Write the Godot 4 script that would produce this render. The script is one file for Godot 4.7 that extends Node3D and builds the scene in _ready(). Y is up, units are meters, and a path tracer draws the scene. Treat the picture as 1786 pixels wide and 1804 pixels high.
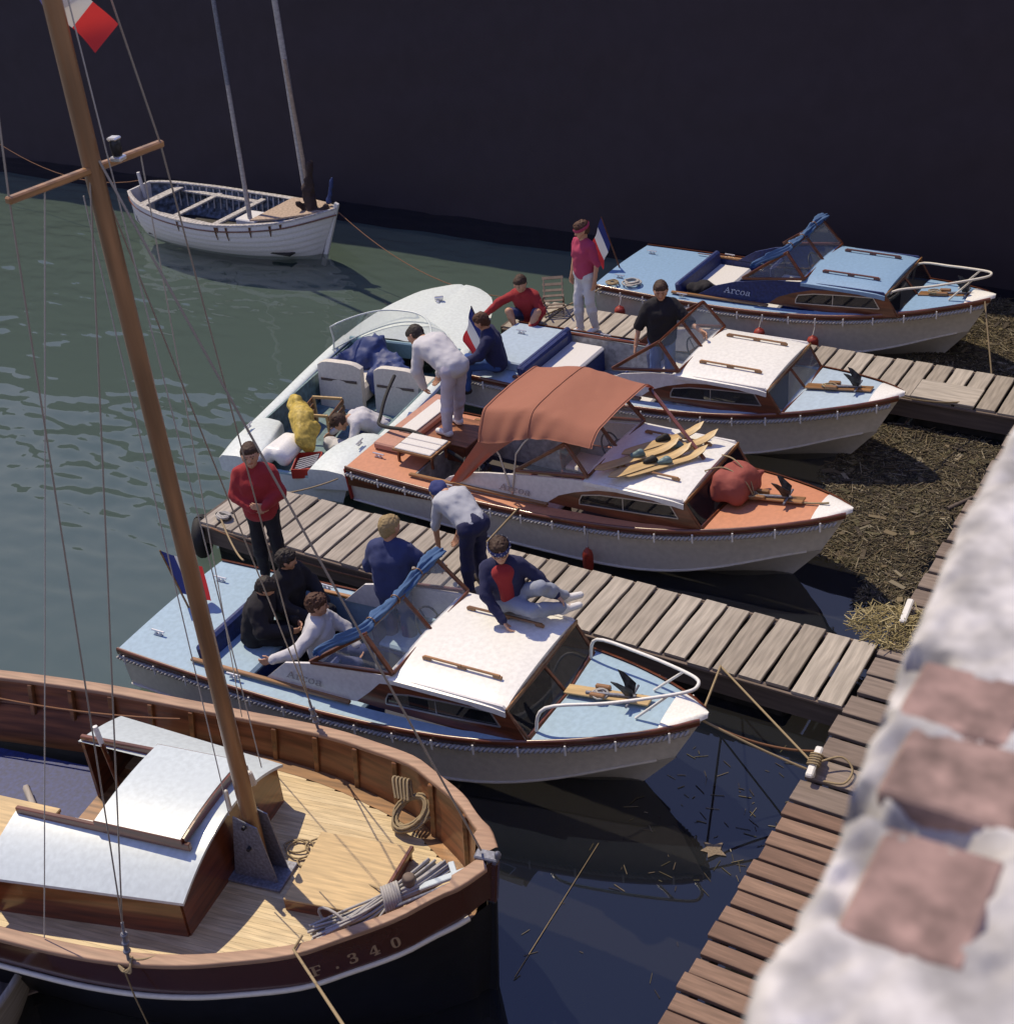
extends Node3D

# ---------------------------------------------------------------- mesh builder
class MB:
	var v := PackedVector3Array()
	var ix := PackedInt32Array()
	var col := PackedColorArray()
	var cur := Color(1, 1, 1)
	func add(p: Vector3) -> int:
		v.append(p)
		col.append(cur)
		return v.size() - 1
	func t3(a: int, b: int, c: int):
		ix.append(a); ix.append(b); ix.append(c)
	func poly(pts: Array):
		var s := v.size()
		for p in pts: add(p)
		for i in range(1, pts.size() - 1): t3(s, s + i, s + i + 1)
	# rows of points, shared vertices: one smooth sheet
	func grid(rows: Array, wrap := false):
		var s := v.size()
		var n: int = rows[0].size()
		for r in rows:
			for p in r: add(p)
		for i in rows.size() - 1:
			for j in (n if wrap else n - 1):
				var a := s + i * n + j
				var b := s + i * n + (j + 1) % n
				t3(a, b, b + n); t3(a, b + n, a + n)
	func box(t: Transform3D, s: Vector3, c := 0.0):
		var h := s * 0.5
		c = minf(c, minf(h.x, minf(h.y, h.z)) * 0.9)
		if c <= 0.0:
			for ax in 3:
				for sg in [-1.0, 1.0]:
					var q := []
					for k in [[-1, -1], [1, -1], [1, 1], [-1, 1]]:
						var p := Vector3()
						p[ax] = sg * h[ax]; p[(ax + 1) % 3] = k[0] * h[(ax + 1) % 3]; p[(ax + 2) % 3] = k[1] * h[(ax + 2) % 3]
						q.append(t * p)
					poly(q if sg < 0 else [q[3], q[2], q[1], q[0]])
			return
		var f := func(sx, sy, sz, ax) -> Vector3:
			var p := Vector3(sx * (h.x - c), sy * (h.y - c), sz * (h.z - c))
			p[ax] = [sx, sy, sz][ax] * h[ax]
			return t * p
		for ax in 3:
			for sg in [-1.0, 1.0]:
				var q := []
				for k in [[-1, -1], [1, -1], [1, 1], [-1, 1]]:
					var sv := [0.0, 0.0, 0.0]
					sv[ax] = sg; sv[(ax + 1) % 3] = k[0]; sv[(ax + 2) % 3] = k[1]
					q.append(f.call(sv[0], sv[1], sv[2], ax))
				poly(q if sg < 0 else [q[3], q[2], q[1], q[0]])
		for ax in 3:
			var b1 := (ax + 1) % 3
			var b2 := (ax + 2) % 3
			for s1 in [-1.0, 1.0]:
				for s2 in [-1.0, 1.0]:
					var q := []
					for e in [[-1.0, b1], [1.0, b1], [1.0, b2], [-1.0, b2]]:
						var sv := [0.0, 0.0, 0.0]
						sv[ax] = e[0]; sv[b1] = s1; sv[b2] = s2
						q.append(f.call(sv[0], sv[1], sv[2], e[1]))
					poly(q if s1 * s2 > 0 else [q[3], q[2], q[1], q[0]])
		for sx in [-1.0, 1.0]:
			for sy in [-1.0, 1.0]:
				for sz in [-1.0, 1.0]:
					poly([f.call(sx, sy, sz, 0), f.call(sx, sy, sz, 1), f.call(sx, sy, sz, 2)])
	func bar(a: Vector3, b: Vector3, w: float, hh: float, up := Vector3.UP, c := 0.0):
		var x := (b - a)
		var l := x.length()
		if l < 1e-5: return
		x /= l
		if absf(x.dot(up)) > 0.98: up = Vector3.RIGHT
		var z := x.cross(up).normalized()
		var y := z.cross(x)
		box(Transform3D(Basis(x, y, z), (a + b) * 0.5), Vector3(l, hh, w), c)
	func tube(pts: Array, r0: float, n := 6, r1 := -1.0, caps := true):
		if r1 < 0: r1 = r0
		var m := pts.size()
		var u := Vector3.UP
		var d0: Vector3 = (pts[1] - pts[0]).normalized()
		if absf(d0.dot(u)) > 0.9: u = Vector3.RIGHT
		var rows := []
		for i in m:
			var d: Vector3 = (pts[mini(i + 1, m - 1)] - pts[maxi(i - 1, 0)])
			if d.length() < 1e-7: d = d0
			d = d.normalized()
			var s := d.cross(u)
			s = s.normalized() if s.length() > 1e-4 else d.cross(Vector3.FORWARD).normalized()
			u = s.cross(d).normalized()
			var r := lerpf(r0, r1, float(i) / (m - 1))
			var row := PackedVector3Array()
			for k in n:
				var a := TAU * k / n
				row.append(pts[i] + (s * cos(a) + u * sin(a)) * r)
			rows.append(row)
		grid(rows, true)
		if caps:
			poly(Array(rows[0])); poly(Array(rows[m - 1]))
	# flat outline in a plane (t maps x,y,0..depth)
	func slab(pts: PackedVector2Array, t: Transform3D, d: float):
		var tri := Geometry2D.triangulate_polygon(pts)
		for z in [0.0, d]:
			var s := v.size()
			for p in pts: add(t * Vector3(p.x, p.y, z))
			for i in range(0, tri.size(), 3): t3(s + tri[i], s + tri[i + 1], s + tri[i + 2])
		if d != 0.0:
			for i in pts.size():
				var a := pts[i]
				var b := pts[(i + 1) % pts.size()]
				poly([t * Vector3(a.x, a.y, 0), t * Vector3(b.x, b.y, 0), t * Vector3(b.x, b.y, d), t * Vector3(a.x, a.y, d)])
	func lathe(prof: Array, t := Transform3D.IDENTITY, n := 12):
		var rows := []
		for p in prof:
			var row := PackedVector3Array()
			for k in n:
				var a := TAU * k / n
				row.append(t * Vector3(cos(a) * p[0], p[1], sin(a) * p[0]))
			rows.append(row)
		grid(rows, true)
	func mesh(smooth := true) -> ArrayMesh:
		var nn := PackedVector3Array()
		nn.resize(v.size())
		for i in range(0, ix.size(), 3):
			var a := ix[i]; var b := ix[i + 1]; var c := ix[i + 2]
			var f := (v[c] - v[a]).cross(v[b] - v[a])
			nn[a] += f; nn[b] += f; nn[c] += f
		for i in nn.size(): nn[i] = nn[i].normalized() if nn[i].length_squared() > 1e-16 else Vector3.UP
		var arr := []
		arr.resize(Mesh.ARRAY_MAX)
		arr[Mesh.ARRAY_VERTEX] = v
		arr[Mesh.ARRAY_NORMAL] = nn
		arr[Mesh.ARRAY_COLOR] = col
		arr[Mesh.ARRAY_INDEX] = ix
		var m := ArrayMesh.new()
		m.add_surface_from_arrays(Mesh.PRIMITIVE_TRIANGLES, arr)
		return m

	# tapered capsules [a, b, ra, rb] joined smoothly and meshed as surface nets
	func blob(bones: Array, cell: float, k: float, amp := 0.0, nz: FastNoiseLite = null, tint = null):
		var lo := Vector3(1e9, 1e9, 1e9)
		var hi := -lo
		for b in bones:
			for e in 2:
				var p: Vector3 = b[e]
				var rr: float = b[2 + e]
				lo = lo.min(p - Vector3.ONE * rr); hi = hi.max(p + Vector3.ONE * rr)
		lo -= Vector3.ONE * (cell * 2.5 + amp + k * 0.3); hi += Vector3.ONE * (cell * 2.5 + amp + k * 0.3)
		var nx := int((hi.x - lo.x) / cell) + 2
		var ny := int((hi.y - lo.y) / cell) + 2
		var nzz := int((hi.z - lo.z) / cell) + 2
		var f := PackedFloat32Array()
		f.resize(nx * ny * nzz)
		f.fill(1.0)
		for b in bones:
			var a: Vector3 = b[0]
			var ba: Vector3 = b[1] - a
			var ra: float = b[2]
			var dr: float = b[3] - ra
			var rm := maxf(ra, b[3]) + k + cell * 2.0
			var l2 := maxf(ba.length_squared(), 1e-9)
			var mn: Vector3 = (a.min(b[1]) - Vector3.ONE * rm - lo) / cell
			var mx: Vector3 = (a.max(b[1]) + Vector3.ONE * rm - lo) / cell
			for z in range(maxi(0, int(mn.z)), mini(nzz, int(mx.z) + 2)):
				for y in range(maxi(0, int(mn.y)), mini(ny, int(mx.y) + 2)):
					var o := (z * ny + y) * nx
					for x in range(maxi(0, int(mn.x)), mini(nx, int(mx.x) + 2)):
						var pa := lo + Vector3(x, y, z) * cell - a
						var h := clampf(pa.dot(ba) / l2, 0.0, 1.0)
						var d := (pa - ba * h).length() - ra - dr * h
						var e := f[o + x]
						var q := maxf(k - absf(e - d), 0.0)
						f[o + x] = minf(e, d) - q * q / (4.0 * k)
		if nz != null and amp > 0.0:
			for z in nzz:
				for y in ny:
					var o := (z * ny + y) * nx
					for x in nx:
						if absf(f[o + x]) < cell * 3.0 + amp:
							var p := lo + Vector3(x, y, z) * cell
							f[o + x] += amp * nz.get_noise_3dv(p)
		var id := PackedInt32Array()
		id.resize(f.size())
		var dy := nx
		var dz := nx * ny
		var co := [0, 1, dy, dy + 1, dz, dz + 1, dz + dy, dz + dy + 1]
		var ed := [[0, 1], [2, 3], [4, 5], [6, 7], [0, 2], [1, 3], [4, 6], [5, 7], [0, 4], [1, 5], [2, 6], [3, 7]]
		var act := PackedInt32Array()
		for z in nzz - 1:
			for y in ny - 1:
				var o := (z * ny + y) * nx
				for x in nx - 1:
					var i := o + x
					var s := f[i] < 0.0
					if (f[i + 1] < 0.0) == s and (f[i + dy] < 0.0) == s and (f[i + dz] < 0.0) == s and (f[i + dy + 1] < 0.0) == s and (f[i + dz + 1] < 0.0) == s and (f[i + dz + dy] < 0.0) == s and (f[i + dz + dy + 1] < 0.0) == s: continue
					var acc := Vector3()
					var n := 0
					for e in ed:
						var f0 := f[i + co[e[0]]]
						var f1 := f[i + co[e[1]]]
						if (f0 < 0.0) != (f1 < 0.0):
							var t := f0 / (f0 - f1)
							var c0: int = e[0]
							var c1: int = e[1]
							acc += Vector3(c0 & 1, (c0 >> 1) & 1, c0 >> 2).lerp(Vector3(c1 & 1, (c1 >> 1) & 1, c1 >> 2), t)
							n += 1
					var p := lo + (Vector3(x, y, z) + acc / n) * cell
					if tint != null: cur = tint.call(p)
					id[i] = add(p)
					act.append(i)
		var st := [1, dy, dz]
		for i in act:
			for ax in 3:
				var s := f[i] < 0.0
				if (f[i + st[ax]] < 0.0) == s: continue
				var u: int = st[(ax + 1) % 3]
				var w: int = st[(ax + 2) % 3]
				var a := id[i]; var b := id[i - u]; var c := id[i - u - w]; var d := id[i - w]
				if s:
					t3(a, c, b); t3(a, d, c)
				else:
					t3(a, b, c); t3(a, c, d)

# ---------------------------------------------------------------- helpers
var M := {}
var T := {}
var taken := {}
var meshes := {}

func lin(r: float, g: float, b: float) -> Color:
	return Color(r, g, b).linear_to_srgb()

func numbered(parent: Node, called: String) -> String:
	var key := str(parent.get_instance_id()) + called
	var n: int = taken.get(key, 0)
	taken[key] = n + 1
	return called if n == 0 else "%s_%03d" % [called, n]

func thing(called: String, label: String, category: String, at := Vector3.ZERO, turn := 0.0, group := "") -> Node3D:
	var o := Node3D.new()
	o.name = numbered(self, called)
	add_child(o)
	o.position = at
	o.rotation.y = turn
	tag(o, label, category, group)
	return o

func tag(o: Node, label: String, category: String, group := ""):
	o.set_meta("label", label)
	o.set_meta("category", category)
	if group != "": o.set_meta("group", group)

func part(called: String, mb, m: Material, parent: Node = null, at := Transform3D.IDENTITY) -> MeshInstance3D:
	var o := MeshInstance3D.new()
	if parent == null: parent = self
	o.name = numbered(parent, called)
	o.mesh = mb.mesh() if mb is MB else mb
	o.material_override = m
	parent.add_child(o)
	o.transform = at
	return o

func cv(tab: Array, x: float) -> float:
	var n := tab.size()
	if x <= tab[0][0]: return tab[0][1]
	if x >= tab[n - 1][0]: return tab[n - 1][1]
	for i in n - 1:
		if x <= tab[i + 1][0]:
			var w: float = tab[i + 1][0] - tab[i][0]
			var t: float = (x - tab[i][0]) / w
			var s0: float = (tab[i + 1][1] - tab[maxi(i - 1, 0)][1]) / (tab[i + 1][0] - tab[maxi(i - 1, 0)][0]) * w
			var s1: float = (tab[mini(i + 2, n - 1)][1] - tab[i][1]) / (tab[mini(i + 2, n - 1)][0] - tab[i][0]) * w
			var t2 := t * t
			var t3 := t2 * t
			return (2 * t3 - 3 * t2 + 1) * tab[i][1] + (t3 - 2 * t2 + t) * s0 + (-2 * t3 + 3 * t2) * tab[i + 1][1] + (t3 - t2) * s1
	return tab[n - 1][1]

func tf(p: Vector3, rx := 0.0, ry := 0.0, rz := 0.0) -> Transform3D:
	return Transform3D(Basis.from_euler(Vector3(rx, ry, rz)), p)

# points of a rope hanging between a and b
func sag(a: Vector3, b: Vector3, drop: float, n := 14) -> Array:
	var r := []
	for i in n + 1:
		var t := float(i) / n
		r.append(a.lerp(b, t) + Vector3.DOWN * drop * 4.0 * t * (1.0 - t))
	return r

func smooth_path(p: Array, n := 6) -> Array:
	var r := []
	for i in p.size() - 1:
		for k in n:
			r.append((p[i] as Vector3).cubic_interpolate(p[i + 1], p[maxi(i - 1, 0)], p[mini(i + 2, p.size() - 1)], float(k) / n))
	r.append(p[p.size() - 1])
	return r

# two laid strands along a path
func twist(mb: MB, pts: Array, r: float, lay: float, strands := 2):
	var l := 0.0
	for s in strands:
		var q := []
		l = 0.0
		for i in pts.size() - 1:
			var a: Vector3 = pts[i]
			var b: Vector3 = pts[i + 1]
			var d := b - a
			var m := maxi(1, int(d.length() / (lay / 5.0)))
			var dn := d.normalized()
			var sd := dn.cross(Vector3.UP)
			sd = sd.normalized() if sd.length() > 0.05 else Vector3.RIGHT
			var up := sd.cross(dn)
			for k in m:
				var t := l + d.length() * k / m
				var an := TAU * (t / lay + float(s) / strands)
				q.append(a.lerp(b, float(k) / m) + (sd * cos(an) + up * sin(an)) * r * 0.55)
			l += d.length()
		if q.size() > 1: mb.tube(q, r * 0.58, 5)

func noise(seed: int, freq: float, oct := 4, kind := FastNoiseLite.TYPE_SIMPLEX_SMOOTH) -> FastNoiseLite:
	var n := FastNoiseLite.new()
	n.seed = seed
	n.frequency = freq
	n.noise_type = kind
	n.fractal_octaves = oct
	if oct <= 1: n.fractal_type = FastNoiseLite.FRACTAL_NONE
	return n

# grey texture, tileable: value in [lo, 1] shaped by pw; sx, sy stretch the noise
func tex(called: String, seed: int, freq: float, lo: float, pw: float, sx := 1.0, sy := 1.0, oct := 4, n := 384):
	var nz := noise(seed, 1.0, oct)
	var im := Image.create(n, n, true, Image.FORMAT_RGB8)
	for y in n:
		for x in n:
			var u := TAU * x / n
			var w := TAU * y / n
			# tile by cross-fading two samples
			var fx := float(x) / n
			var fy := float(y) / n
			var a := 0.0
			var wx := clampf((fx - 0.75) * 4.0, 0, 1)
			var wy := clampf((fy - 0.75) * 4.0, 0, 1)
			a = nz.get_noise_2d(x * freq * sx, y * freq * sy) * (1 - wx) * (1 - wy)
			if wx > 0: a += nz.get_noise_2d((x - n) * freq * sx, y * freq * sy) * wx * (1 - wy)
			if wy > 0: a += nz.get_noise_2d(x * freq * sx, (y - n) * freq * sy) * (1 - wx) * wy
			if wx > 0 and wy > 0: a += nz.get_noise_2d((x - n) * freq * sx, (y - n) * freq * sy) * wx * wy
			var g := pow(clampf(0.5 + a * 0.85, 0, 1), pw)
			g = lo + (1.0 - lo) * g
			im.set_pixel(x, y, Color(g, g, g))
	im.generate_mipmaps()
	T[called] = ImageTexture.create_from_image(im)

func mat(called: String, c: Color, rough := 0.6, o := {}) -> StandardMaterial3D:
	var m := StandardMaterial3D.new()
	m.resource_name = called
	m.albedo_color = c
	m.roughness = rough
	m.cull_mode = BaseMaterial3D.CULL_DISABLED
	m.metallic_specular = o.get("spec", 0.5)
	m.metallic = o.get("metal", 0.0)
	var world: bool = o.get("world", false)
	if o.has("tex") or o.has("bump"):
		m.uv1_triplanar = true
		m.uv1_world_triplanar = world
		m.uv1_scale = Vector3.ONE * float(o.get("scale", 1.0))
		m.uv1_offset = o.get("off", Vector3.ZERO)
		m.uv1_triplanar_sharpness = 4.0
	if o.has("tex"): m.albedo_texture = T[o.tex]
	if o.has("bump"):
		m.heightmap_enabled = true
		m.heightmap_texture = T[o.bump]
		m.heightmap_scale = o.get("bs", 0.2)
	if o.has("rtex"):
		m.roughness_texture = T[o.rtex]
	if o.has("coat"):
		m.clearcoat_enabled = true
		m.clearcoat = o.coat
		m.clearcoat_roughness = o.get("coat_rough", 0.1)
	if o.has("sheen"):
		m.rim_enabled = true
		m.rim = o.sheen
	if o.has("back"):
		m.backlight_enabled = true
		m.backlight = o.back
	if o.get("vcol", false): m.vertex_color_use_as_albedo = true
	if o.has("alpha"):
		m.transparency = BaseMaterial3D.TRANSPARENCY_ALPHA
		m.albedo_color.a = o.alpha
	M[called] = m
	return m

func make_materials():
	tex("mottle", 3, 0.02, 0.72, 1.0)
	tex("soft", 5, 0.045, 0.93, 1.0)
	tex("grain", 7, 0.03, 0.80, 1.0, 0.12, 1.6, 5)
	tex("fine", 9, 0.25, 0.55, 1.0, 1.0, 1.0, 2)
	tex("weave", 11, 0.35, 0.75, 1.0, 1.0, 1.0, 2, 256)
	tex("stone", 13, 0.018, 0.62, 1.0, 1.0, 1.0, 6, 512)
	tex("grime", 15, 0.015, 0.25, 0.8, 1.0, 1.0, 5)
	tex("worn", 19, 0.03, 0.84, 1.0, 1.0, 1.0, 5)
	tex("varnish", 17, 0.03, 0.62, 1.0, 0.08, 1.2, 5)
	# boats
	mat("gelcoat", lin(.70, .66, .595), .32, {"tex": "soft", "scale": .6, "coat": .3})
	mat("roof_white", lin(.80, .79, .76), .38, {"tex": "soft", "scale": .8})
	mat("side_white", lin(.72, .70, .70), .35, {"tex": "soft", "scale": .7})
	mat("deck_blue", lin(.30, .43, .55), .62, {"tex": "soft", "scale": .7, "bump": "fine", "bs": .05})
	mat("deck_pale_blue", lin(.37, .47, .58), .62, {"tex": "soft", "scale": .7, "bump": "fine", "bs": .05})
	mat("deck_far_blue", lin(.21, .35, .54), .6, {"tex": "soft", "scale": .9, "bump": "fine", "bs": .05})
	mat("deck_orange", lin(.53, .22, .12), .55, {"tex": "soft", "scale": .7, "bump": "fine", "bs": .05})
	mat("mahogany", lin(.20, .060, .026), .3, {"tex": "varnish", "scale": .9, "coat": .5})
	mat("teak", lin(.40, .20, .075), .4, {"tex": "varnish", "scale": .9, "coat": .3})
	mat("oiled_wood", lin(.27, .115, .04), .38, {"tex": "varnish", "scale": .7, "coat": .4})
	mat("pine", lin(.62, .43, .20), .45, {"tex": "grain", "scale": 1.3})
	mat("navy", lin(.022, .04, .17), .55, {"tex": "mottle", "scale": 2.})
	mat("navy_dark", lin(.010, .016, .06), .6, {"tex": "mottle", "scale": 2.})
	mat("inner_grey", lin(.50, .50, .50), .5, {"tex": "mottle", "scale": 1.})
	mat("inner_dark", lin(.05, .04, .04), .7)
	mat("bilge", lin(.035, .03, .03), .7, {"tex": "grime", "scale": 1.})
	mat("cushion_white", lin(.70, .68, .66), .55, {"tex": "soft", "scale": 2.})
	mat("rope_white", lin(.66, .63, .60), .8, {"tex": "fine", "scale": 8.})
	mat("rope_tan", lin(.50, .38, .22), .85, {"tex": "fine", "scale": 8.})
	mat("rope_rust", lin(.34, .16, .08), .85, {"tex": "fine", "scale": 8.})
	mat("wire", lin(.30, .27, .25), .45, {"metal": .5})
	mat("white_paint", lin(.78, .77, .75), .4, {"tex": "soft", "scale": 1.5})
	mat("alu", lin(.62, .62, .64), .35, {"metal": .85})
	mat("steel", lin(.24, .25, .31), .5, {"metal": .25, "tex": "mottle", "scale": 3.})
	mat("iron", lin(.05, .05, .06), .5, {"metal": .4, "tex": "grime", "scale": 3.})
	mat("rubber", lin(.018, .017, .018), .75, {"tex": "mottle", "scale": 3.})
	mat("fender_red", lin(.42, .045, .025), .5, {"tex": "mottle", "scale": 3.})
	mat("glass", Color(.82, .88, .9), .03, {"alpha": .14})
	mat("dark_glass", Color(.12, .13, .15), .03, {"alpha": .62})
	mat("perspex", Color(.75, .82, .82), .06, {"alpha": .30})
	mat("flag_blue", lin(.012, .016, .10), .8, {"back": lin(.02, .03, .15)})
	mat("flag_white", lin(.72, .70, .68), .8, {"back": lin(.3, .3, .3)})
	mat("flag_red", lin(.52, .03, .035), .8, {"back": lin(.4, .03, .03)})
	mat("lettering", lin(.30, .27, .27), .4)
	mat("lettering_pale", lin(.40, .46, .62), .4)
	mat("cream_paint", lin(.30, .21, .14), .6)
	mat("canvas_orange", lin(.50, .20, .125), .85, {"tex": "weave", "scale": 3., "sheen": .3, "back": lin(.35, .06, .03)})
	mat("canvas_blue", lin(.09, .19, .40), .85, {"tex": "weave", "scale": 3., "back": lin(.1, .2, .4)})
	mat("tarp_blue", lin(.030, .055, .20), .6, {"tex": "weave", "scale": 3.})
	mat("oilskin", lin(.62, .45, .08), .6, {"tex": "mottle", "scale": 2.})
	mat("red_cloth", lin(.37, .085, .065), .8, {"tex": "weave", "scale": 3.})
	mat("dusty_orange", lin(.47, .235, .17), .6, {"tex": "soft", "scale": .9})
	mat("box_lid", lin(.40, .15, .065), .45, {"tex": "varnish", "scale": .9})
	mat("red_paint", lin(.34, .03, .02), .45)
	mat("cloth_white", lin(.70, .69, .70), .85, {"tex": "weave", "scale": 4.})
	mat("teal_deck", lin(.64, .70, .69), .4, {"tex": "soft", "scale": .8})
	mat("teal_dark", lin(.30, .47, .52), .4, {"tex": "soft", "scale": .8})
	mat("teal_inner", lin(.16, .26, .28), .5, {"tex": "mottle", "scale": 1.})
	mat("seat_cream", lin(.66, .62, .55), .5, {"tex": "soft", "scale": 1.})
	# old boats
	mat("cabin_top", lin(.58, .65, .68), .33, {"tex": "soft", "scale": .8, "coat": .2})
	mat("spar", lin(.42, .215, .095), .4, {"tex": "varnish", "scale": .5, "coat": .3})
	mat("bulwark", lin(.27, .095, .035), .42, {"tex": "varnish", "scale": .8, "coat": .3})
	mat("cap_rail", lin(.41, .25, .165), .6, {"tex": "grain", "scale": 1.2})
	mat("hull_dark", lin(.07, .022, .016), .22, {"tex": "soft", "scale": .7, "coat": .6})
	mat("hull_black", lin(.008, .008, .011), .45, {"tex": "mottle", "scale": .8})
	for i in 4:
		mat("deck_strip%d" % i, lin(.72 - .025 * i, .56 - .025 * i, .32 - .02 * i), .5, {"tex": "grain", "scale": 1.6, "off": Vector3(i * .31, i * .17, i * .23)})
		mat("grey_plank%d" % i, lin(.46 - .04 * i, .41 - .038 * i, .355 - .035 * i), .85, {"tex": "grain", "scale": 1.1, "off": Vector3(i * .37, i * .21, i * .13), "bump": "grain", "bs": .3})
		mat("brown_plank%d" % i, lin(.29 - .03 * i, .185 - .022 * i, .135 - .016 * i), .8, {"tex": "grain", "scale": 1.1, "off": Vector3(i * .27, i * .41, i * .33), "bump": "grain", "bs": .3})
		mat("dull_plank%d" % i, lin(.27 - .02 * i, .215 - .018 * i, .185 - .016 * i), .85, {"tex": "grain", "scale": 1.1, "off": Vector3(i * .17, i * .61, i * .43), "bump": "grain", "bs": .3})
	mat("pier_beam", lin(.13, .10, .085), .85, {"tex": "grain", "scale": .8})
	mat("pier_beam_top", lin(.20, .15, .12), .85, {"tex": "grain", "scale": .8})
	mat("old_white", lin(.62, .61, .63), .6, {"tex": "soft", "scale": 1.4})
	mat("old_white_top", lin(.58, .55, .54), .7, {"tex": "stone", "scale": 1.4})
	mat("old_blue", lin(.20, .26, .38), .7, {"tex": "grime", "scale": 1.4})
	mat("old_tan", lin(.48, .36, .28), .7, {"tex": "mottle", "scale": 2.})
	mat("old_spar", lin(.44, .41, .41), .6, {"tex": "grain", "scale": 1.})
	mat("rust", lin(.20, .085, .035), .9, {"tex": "grime", "scale": 4.})
	mat("sail_brown", lin(.05, .03, .03), .9, {"tex": "weave", "scale": 3.})
	mat("bed_pale", lin(.34, .50, .41), .95)  # invented bed tint that lifts the open water above it
	mat("bed_dark", lin(.045, .043, .040), .95)  # invented bed tint that keeps the berth water dark
	mat("weed", lin(.095, .08, .05), .95, {"tex": "grime", "scale": .9, "bump": "grime", "bs": 2.})
	mat("straw", Color(1, 1, 1), .9, {"vcol": true})
	mat("dry_leaf", lin(.26, .20, .14), .9, {"tex": "mottle", "scale": 5.})
	mat("quay_stone", lin(.036, .027, .036), .95, {"tex": "soft", "scale": .12, "world": true})  # base colour lowered to purple-black to deepen the shade on the wall
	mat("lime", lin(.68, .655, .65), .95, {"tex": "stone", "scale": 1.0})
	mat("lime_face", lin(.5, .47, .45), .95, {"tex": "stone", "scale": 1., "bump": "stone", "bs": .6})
	for i in 3: mat("brick%d" % i, lin(.40 - .03 * i, .265 - .015 * i, .235 - .015 * i), .95, {"tex": "stone", "scale": 1.6, "off": Vector3(i * .3, i * .2, i * .7)})
	# people
	mat("body", Color(1, 1, 1), .6, {"vcol": true})
	mat("wool_red", lin(.36, .022, .028), .9, {"tex": "weave", "scale": 4., "sheen": .3})
	mat("tee_pink", lin(.46, .045, .12), .85, {"tex": "weave", "scale": 4.})
	mat("black_cloth", lin(.014, .012, .018), .9, {"tex": "weave", "scale": 4.})
	mat("navy_cloth", lin(.018, .022, .085), .9, {"tex": "weave", "scale": 4., "sheen": .2})
	mat("indigo_cloth", lin(.035, .05, .16), .9, {"tex": "weave", "scale": 4., "sheen": .2})
	mat("jeans", lin(.05, .12, .38), .9, {"tex": "weave", "scale": 5.})
	mat("pale_jeans", lin(.36, .40, .50), .9, {"tex": "weave", "scale": 5.})
	mat("white_cotton", lin(.70, .69, .72), .9, {"tex": "weave", "scale": 4.})
	mat("lilac_cotton", lin(.60, .56, .66), .9, {"tex": "weave", "scale": 4.})
	mat("grey_tee", lin(.56, .58, .64), .9, {"tex": "weave", "scale": 4.})
	mat("scarf_blue", lin(.035, .05, .20), .85, {"tex": "weave", "scale": 3.})
	mat("hair_brown", lin(.075, .035, .02), .75, {"tex": "fine", "scale": 4.})
	mat("hair_dark", lin(.03, .018, .014), .7, {"tex": "fine", "scale": 4.})
	mat("hair_blond", lin(.50, .36, .17), .75, {"tex": "fine", "scale": 4.})
	mat("hair_auburn", lin(.11, .042, .02), .75, {"tex": "fine", "scale": 4.})
	mat("shoe_dark", lin(.03, .02, .018), .6)
	mat("shoe_white", lin(.68, .67, .66), .7)
	var w := mat("water", lin(.010, .013, .020), .02, {"spec": 1.0, "alpha": .60})

func set_camera_and_light():
	var cam := Camera3D.new()
	cam.name = "camera"
	add_child(cam)
	var pitch := deg_to_rad(31.488)
	var roll := deg_to_rad(-5.639)
	var yaw := deg_to_rad(-34.158)
	var fw := Vector3(sin(yaw) * cos(pitch), -sin(pitch), -cos(yaw) * cos(pitch))
	var r := fw.cross(Vector3.UP).normalized()
	var u := r.cross(fw)
	var r2 := r * cos(roll) + u * sin(roll)
	var u2 := u * cos(roll) - r * sin(roll)
	cam.transform = Transform3D(Basis(r2, u2, -fw), Vector3(0, 9.55, 0))
	var at := CameraAttributesPhysical.new()
	at.frustum_focal_length = 33.30
	at.frustum_focus_distance = 15.0
	at.frustum_near = 0.05
	at.frustum_far = 400.0
	at.exposure_aperture = 3.5
	cam.attributes = at
	cam.fov = 39.64
	cam.near = 0.05
	cam.far = 400.0
	cam.current = true

	var we := WorldEnvironment.new()
	we.name = "world_environment"
	var e := Environment.new()
	var sky := Sky.new()
	var sm := ProceduralSkyMaterial.new()
	sm.sky_top_color = Color(.44, .58, 1.0)
	sm.sky_horizon_color = Color(1.0, .99, .98)
	sm.sky_curve = 0.5
	sm.ground_bottom_color = Color(.10, .10, .10)
	sm.ground_horizon_color = Color(.6, .62, .65)
	sm.energy_multiplier = 0.60
	sky.sky_material = sm
	e.background_mode = Environment.BG_SKY
	e.sky = sky
	e.tonemap_mode = Environment.TONE_MAPPER_LINEAR
	e.tonemap_exposure = 1.14
	e.sdfgi_enabled = true
	e.ssao_enabled = true
	e.ssil_enabled = true
	we.environment = e
	add_child(we)

	var sun := DirectionalLight3D.new()
	sun.name = "sun"
	sun.light_color = Color(1.0, .935, .81)
	sun.light_energy = 1.2
	sun.light_angular_distance = 0.53
	sun.shadow_enabled = true
	add_child(sun)
	sun.look_at_from_position(Vector3.ZERO, Vector3(.61, -1.05, .215), Vector3.UP)

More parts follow.
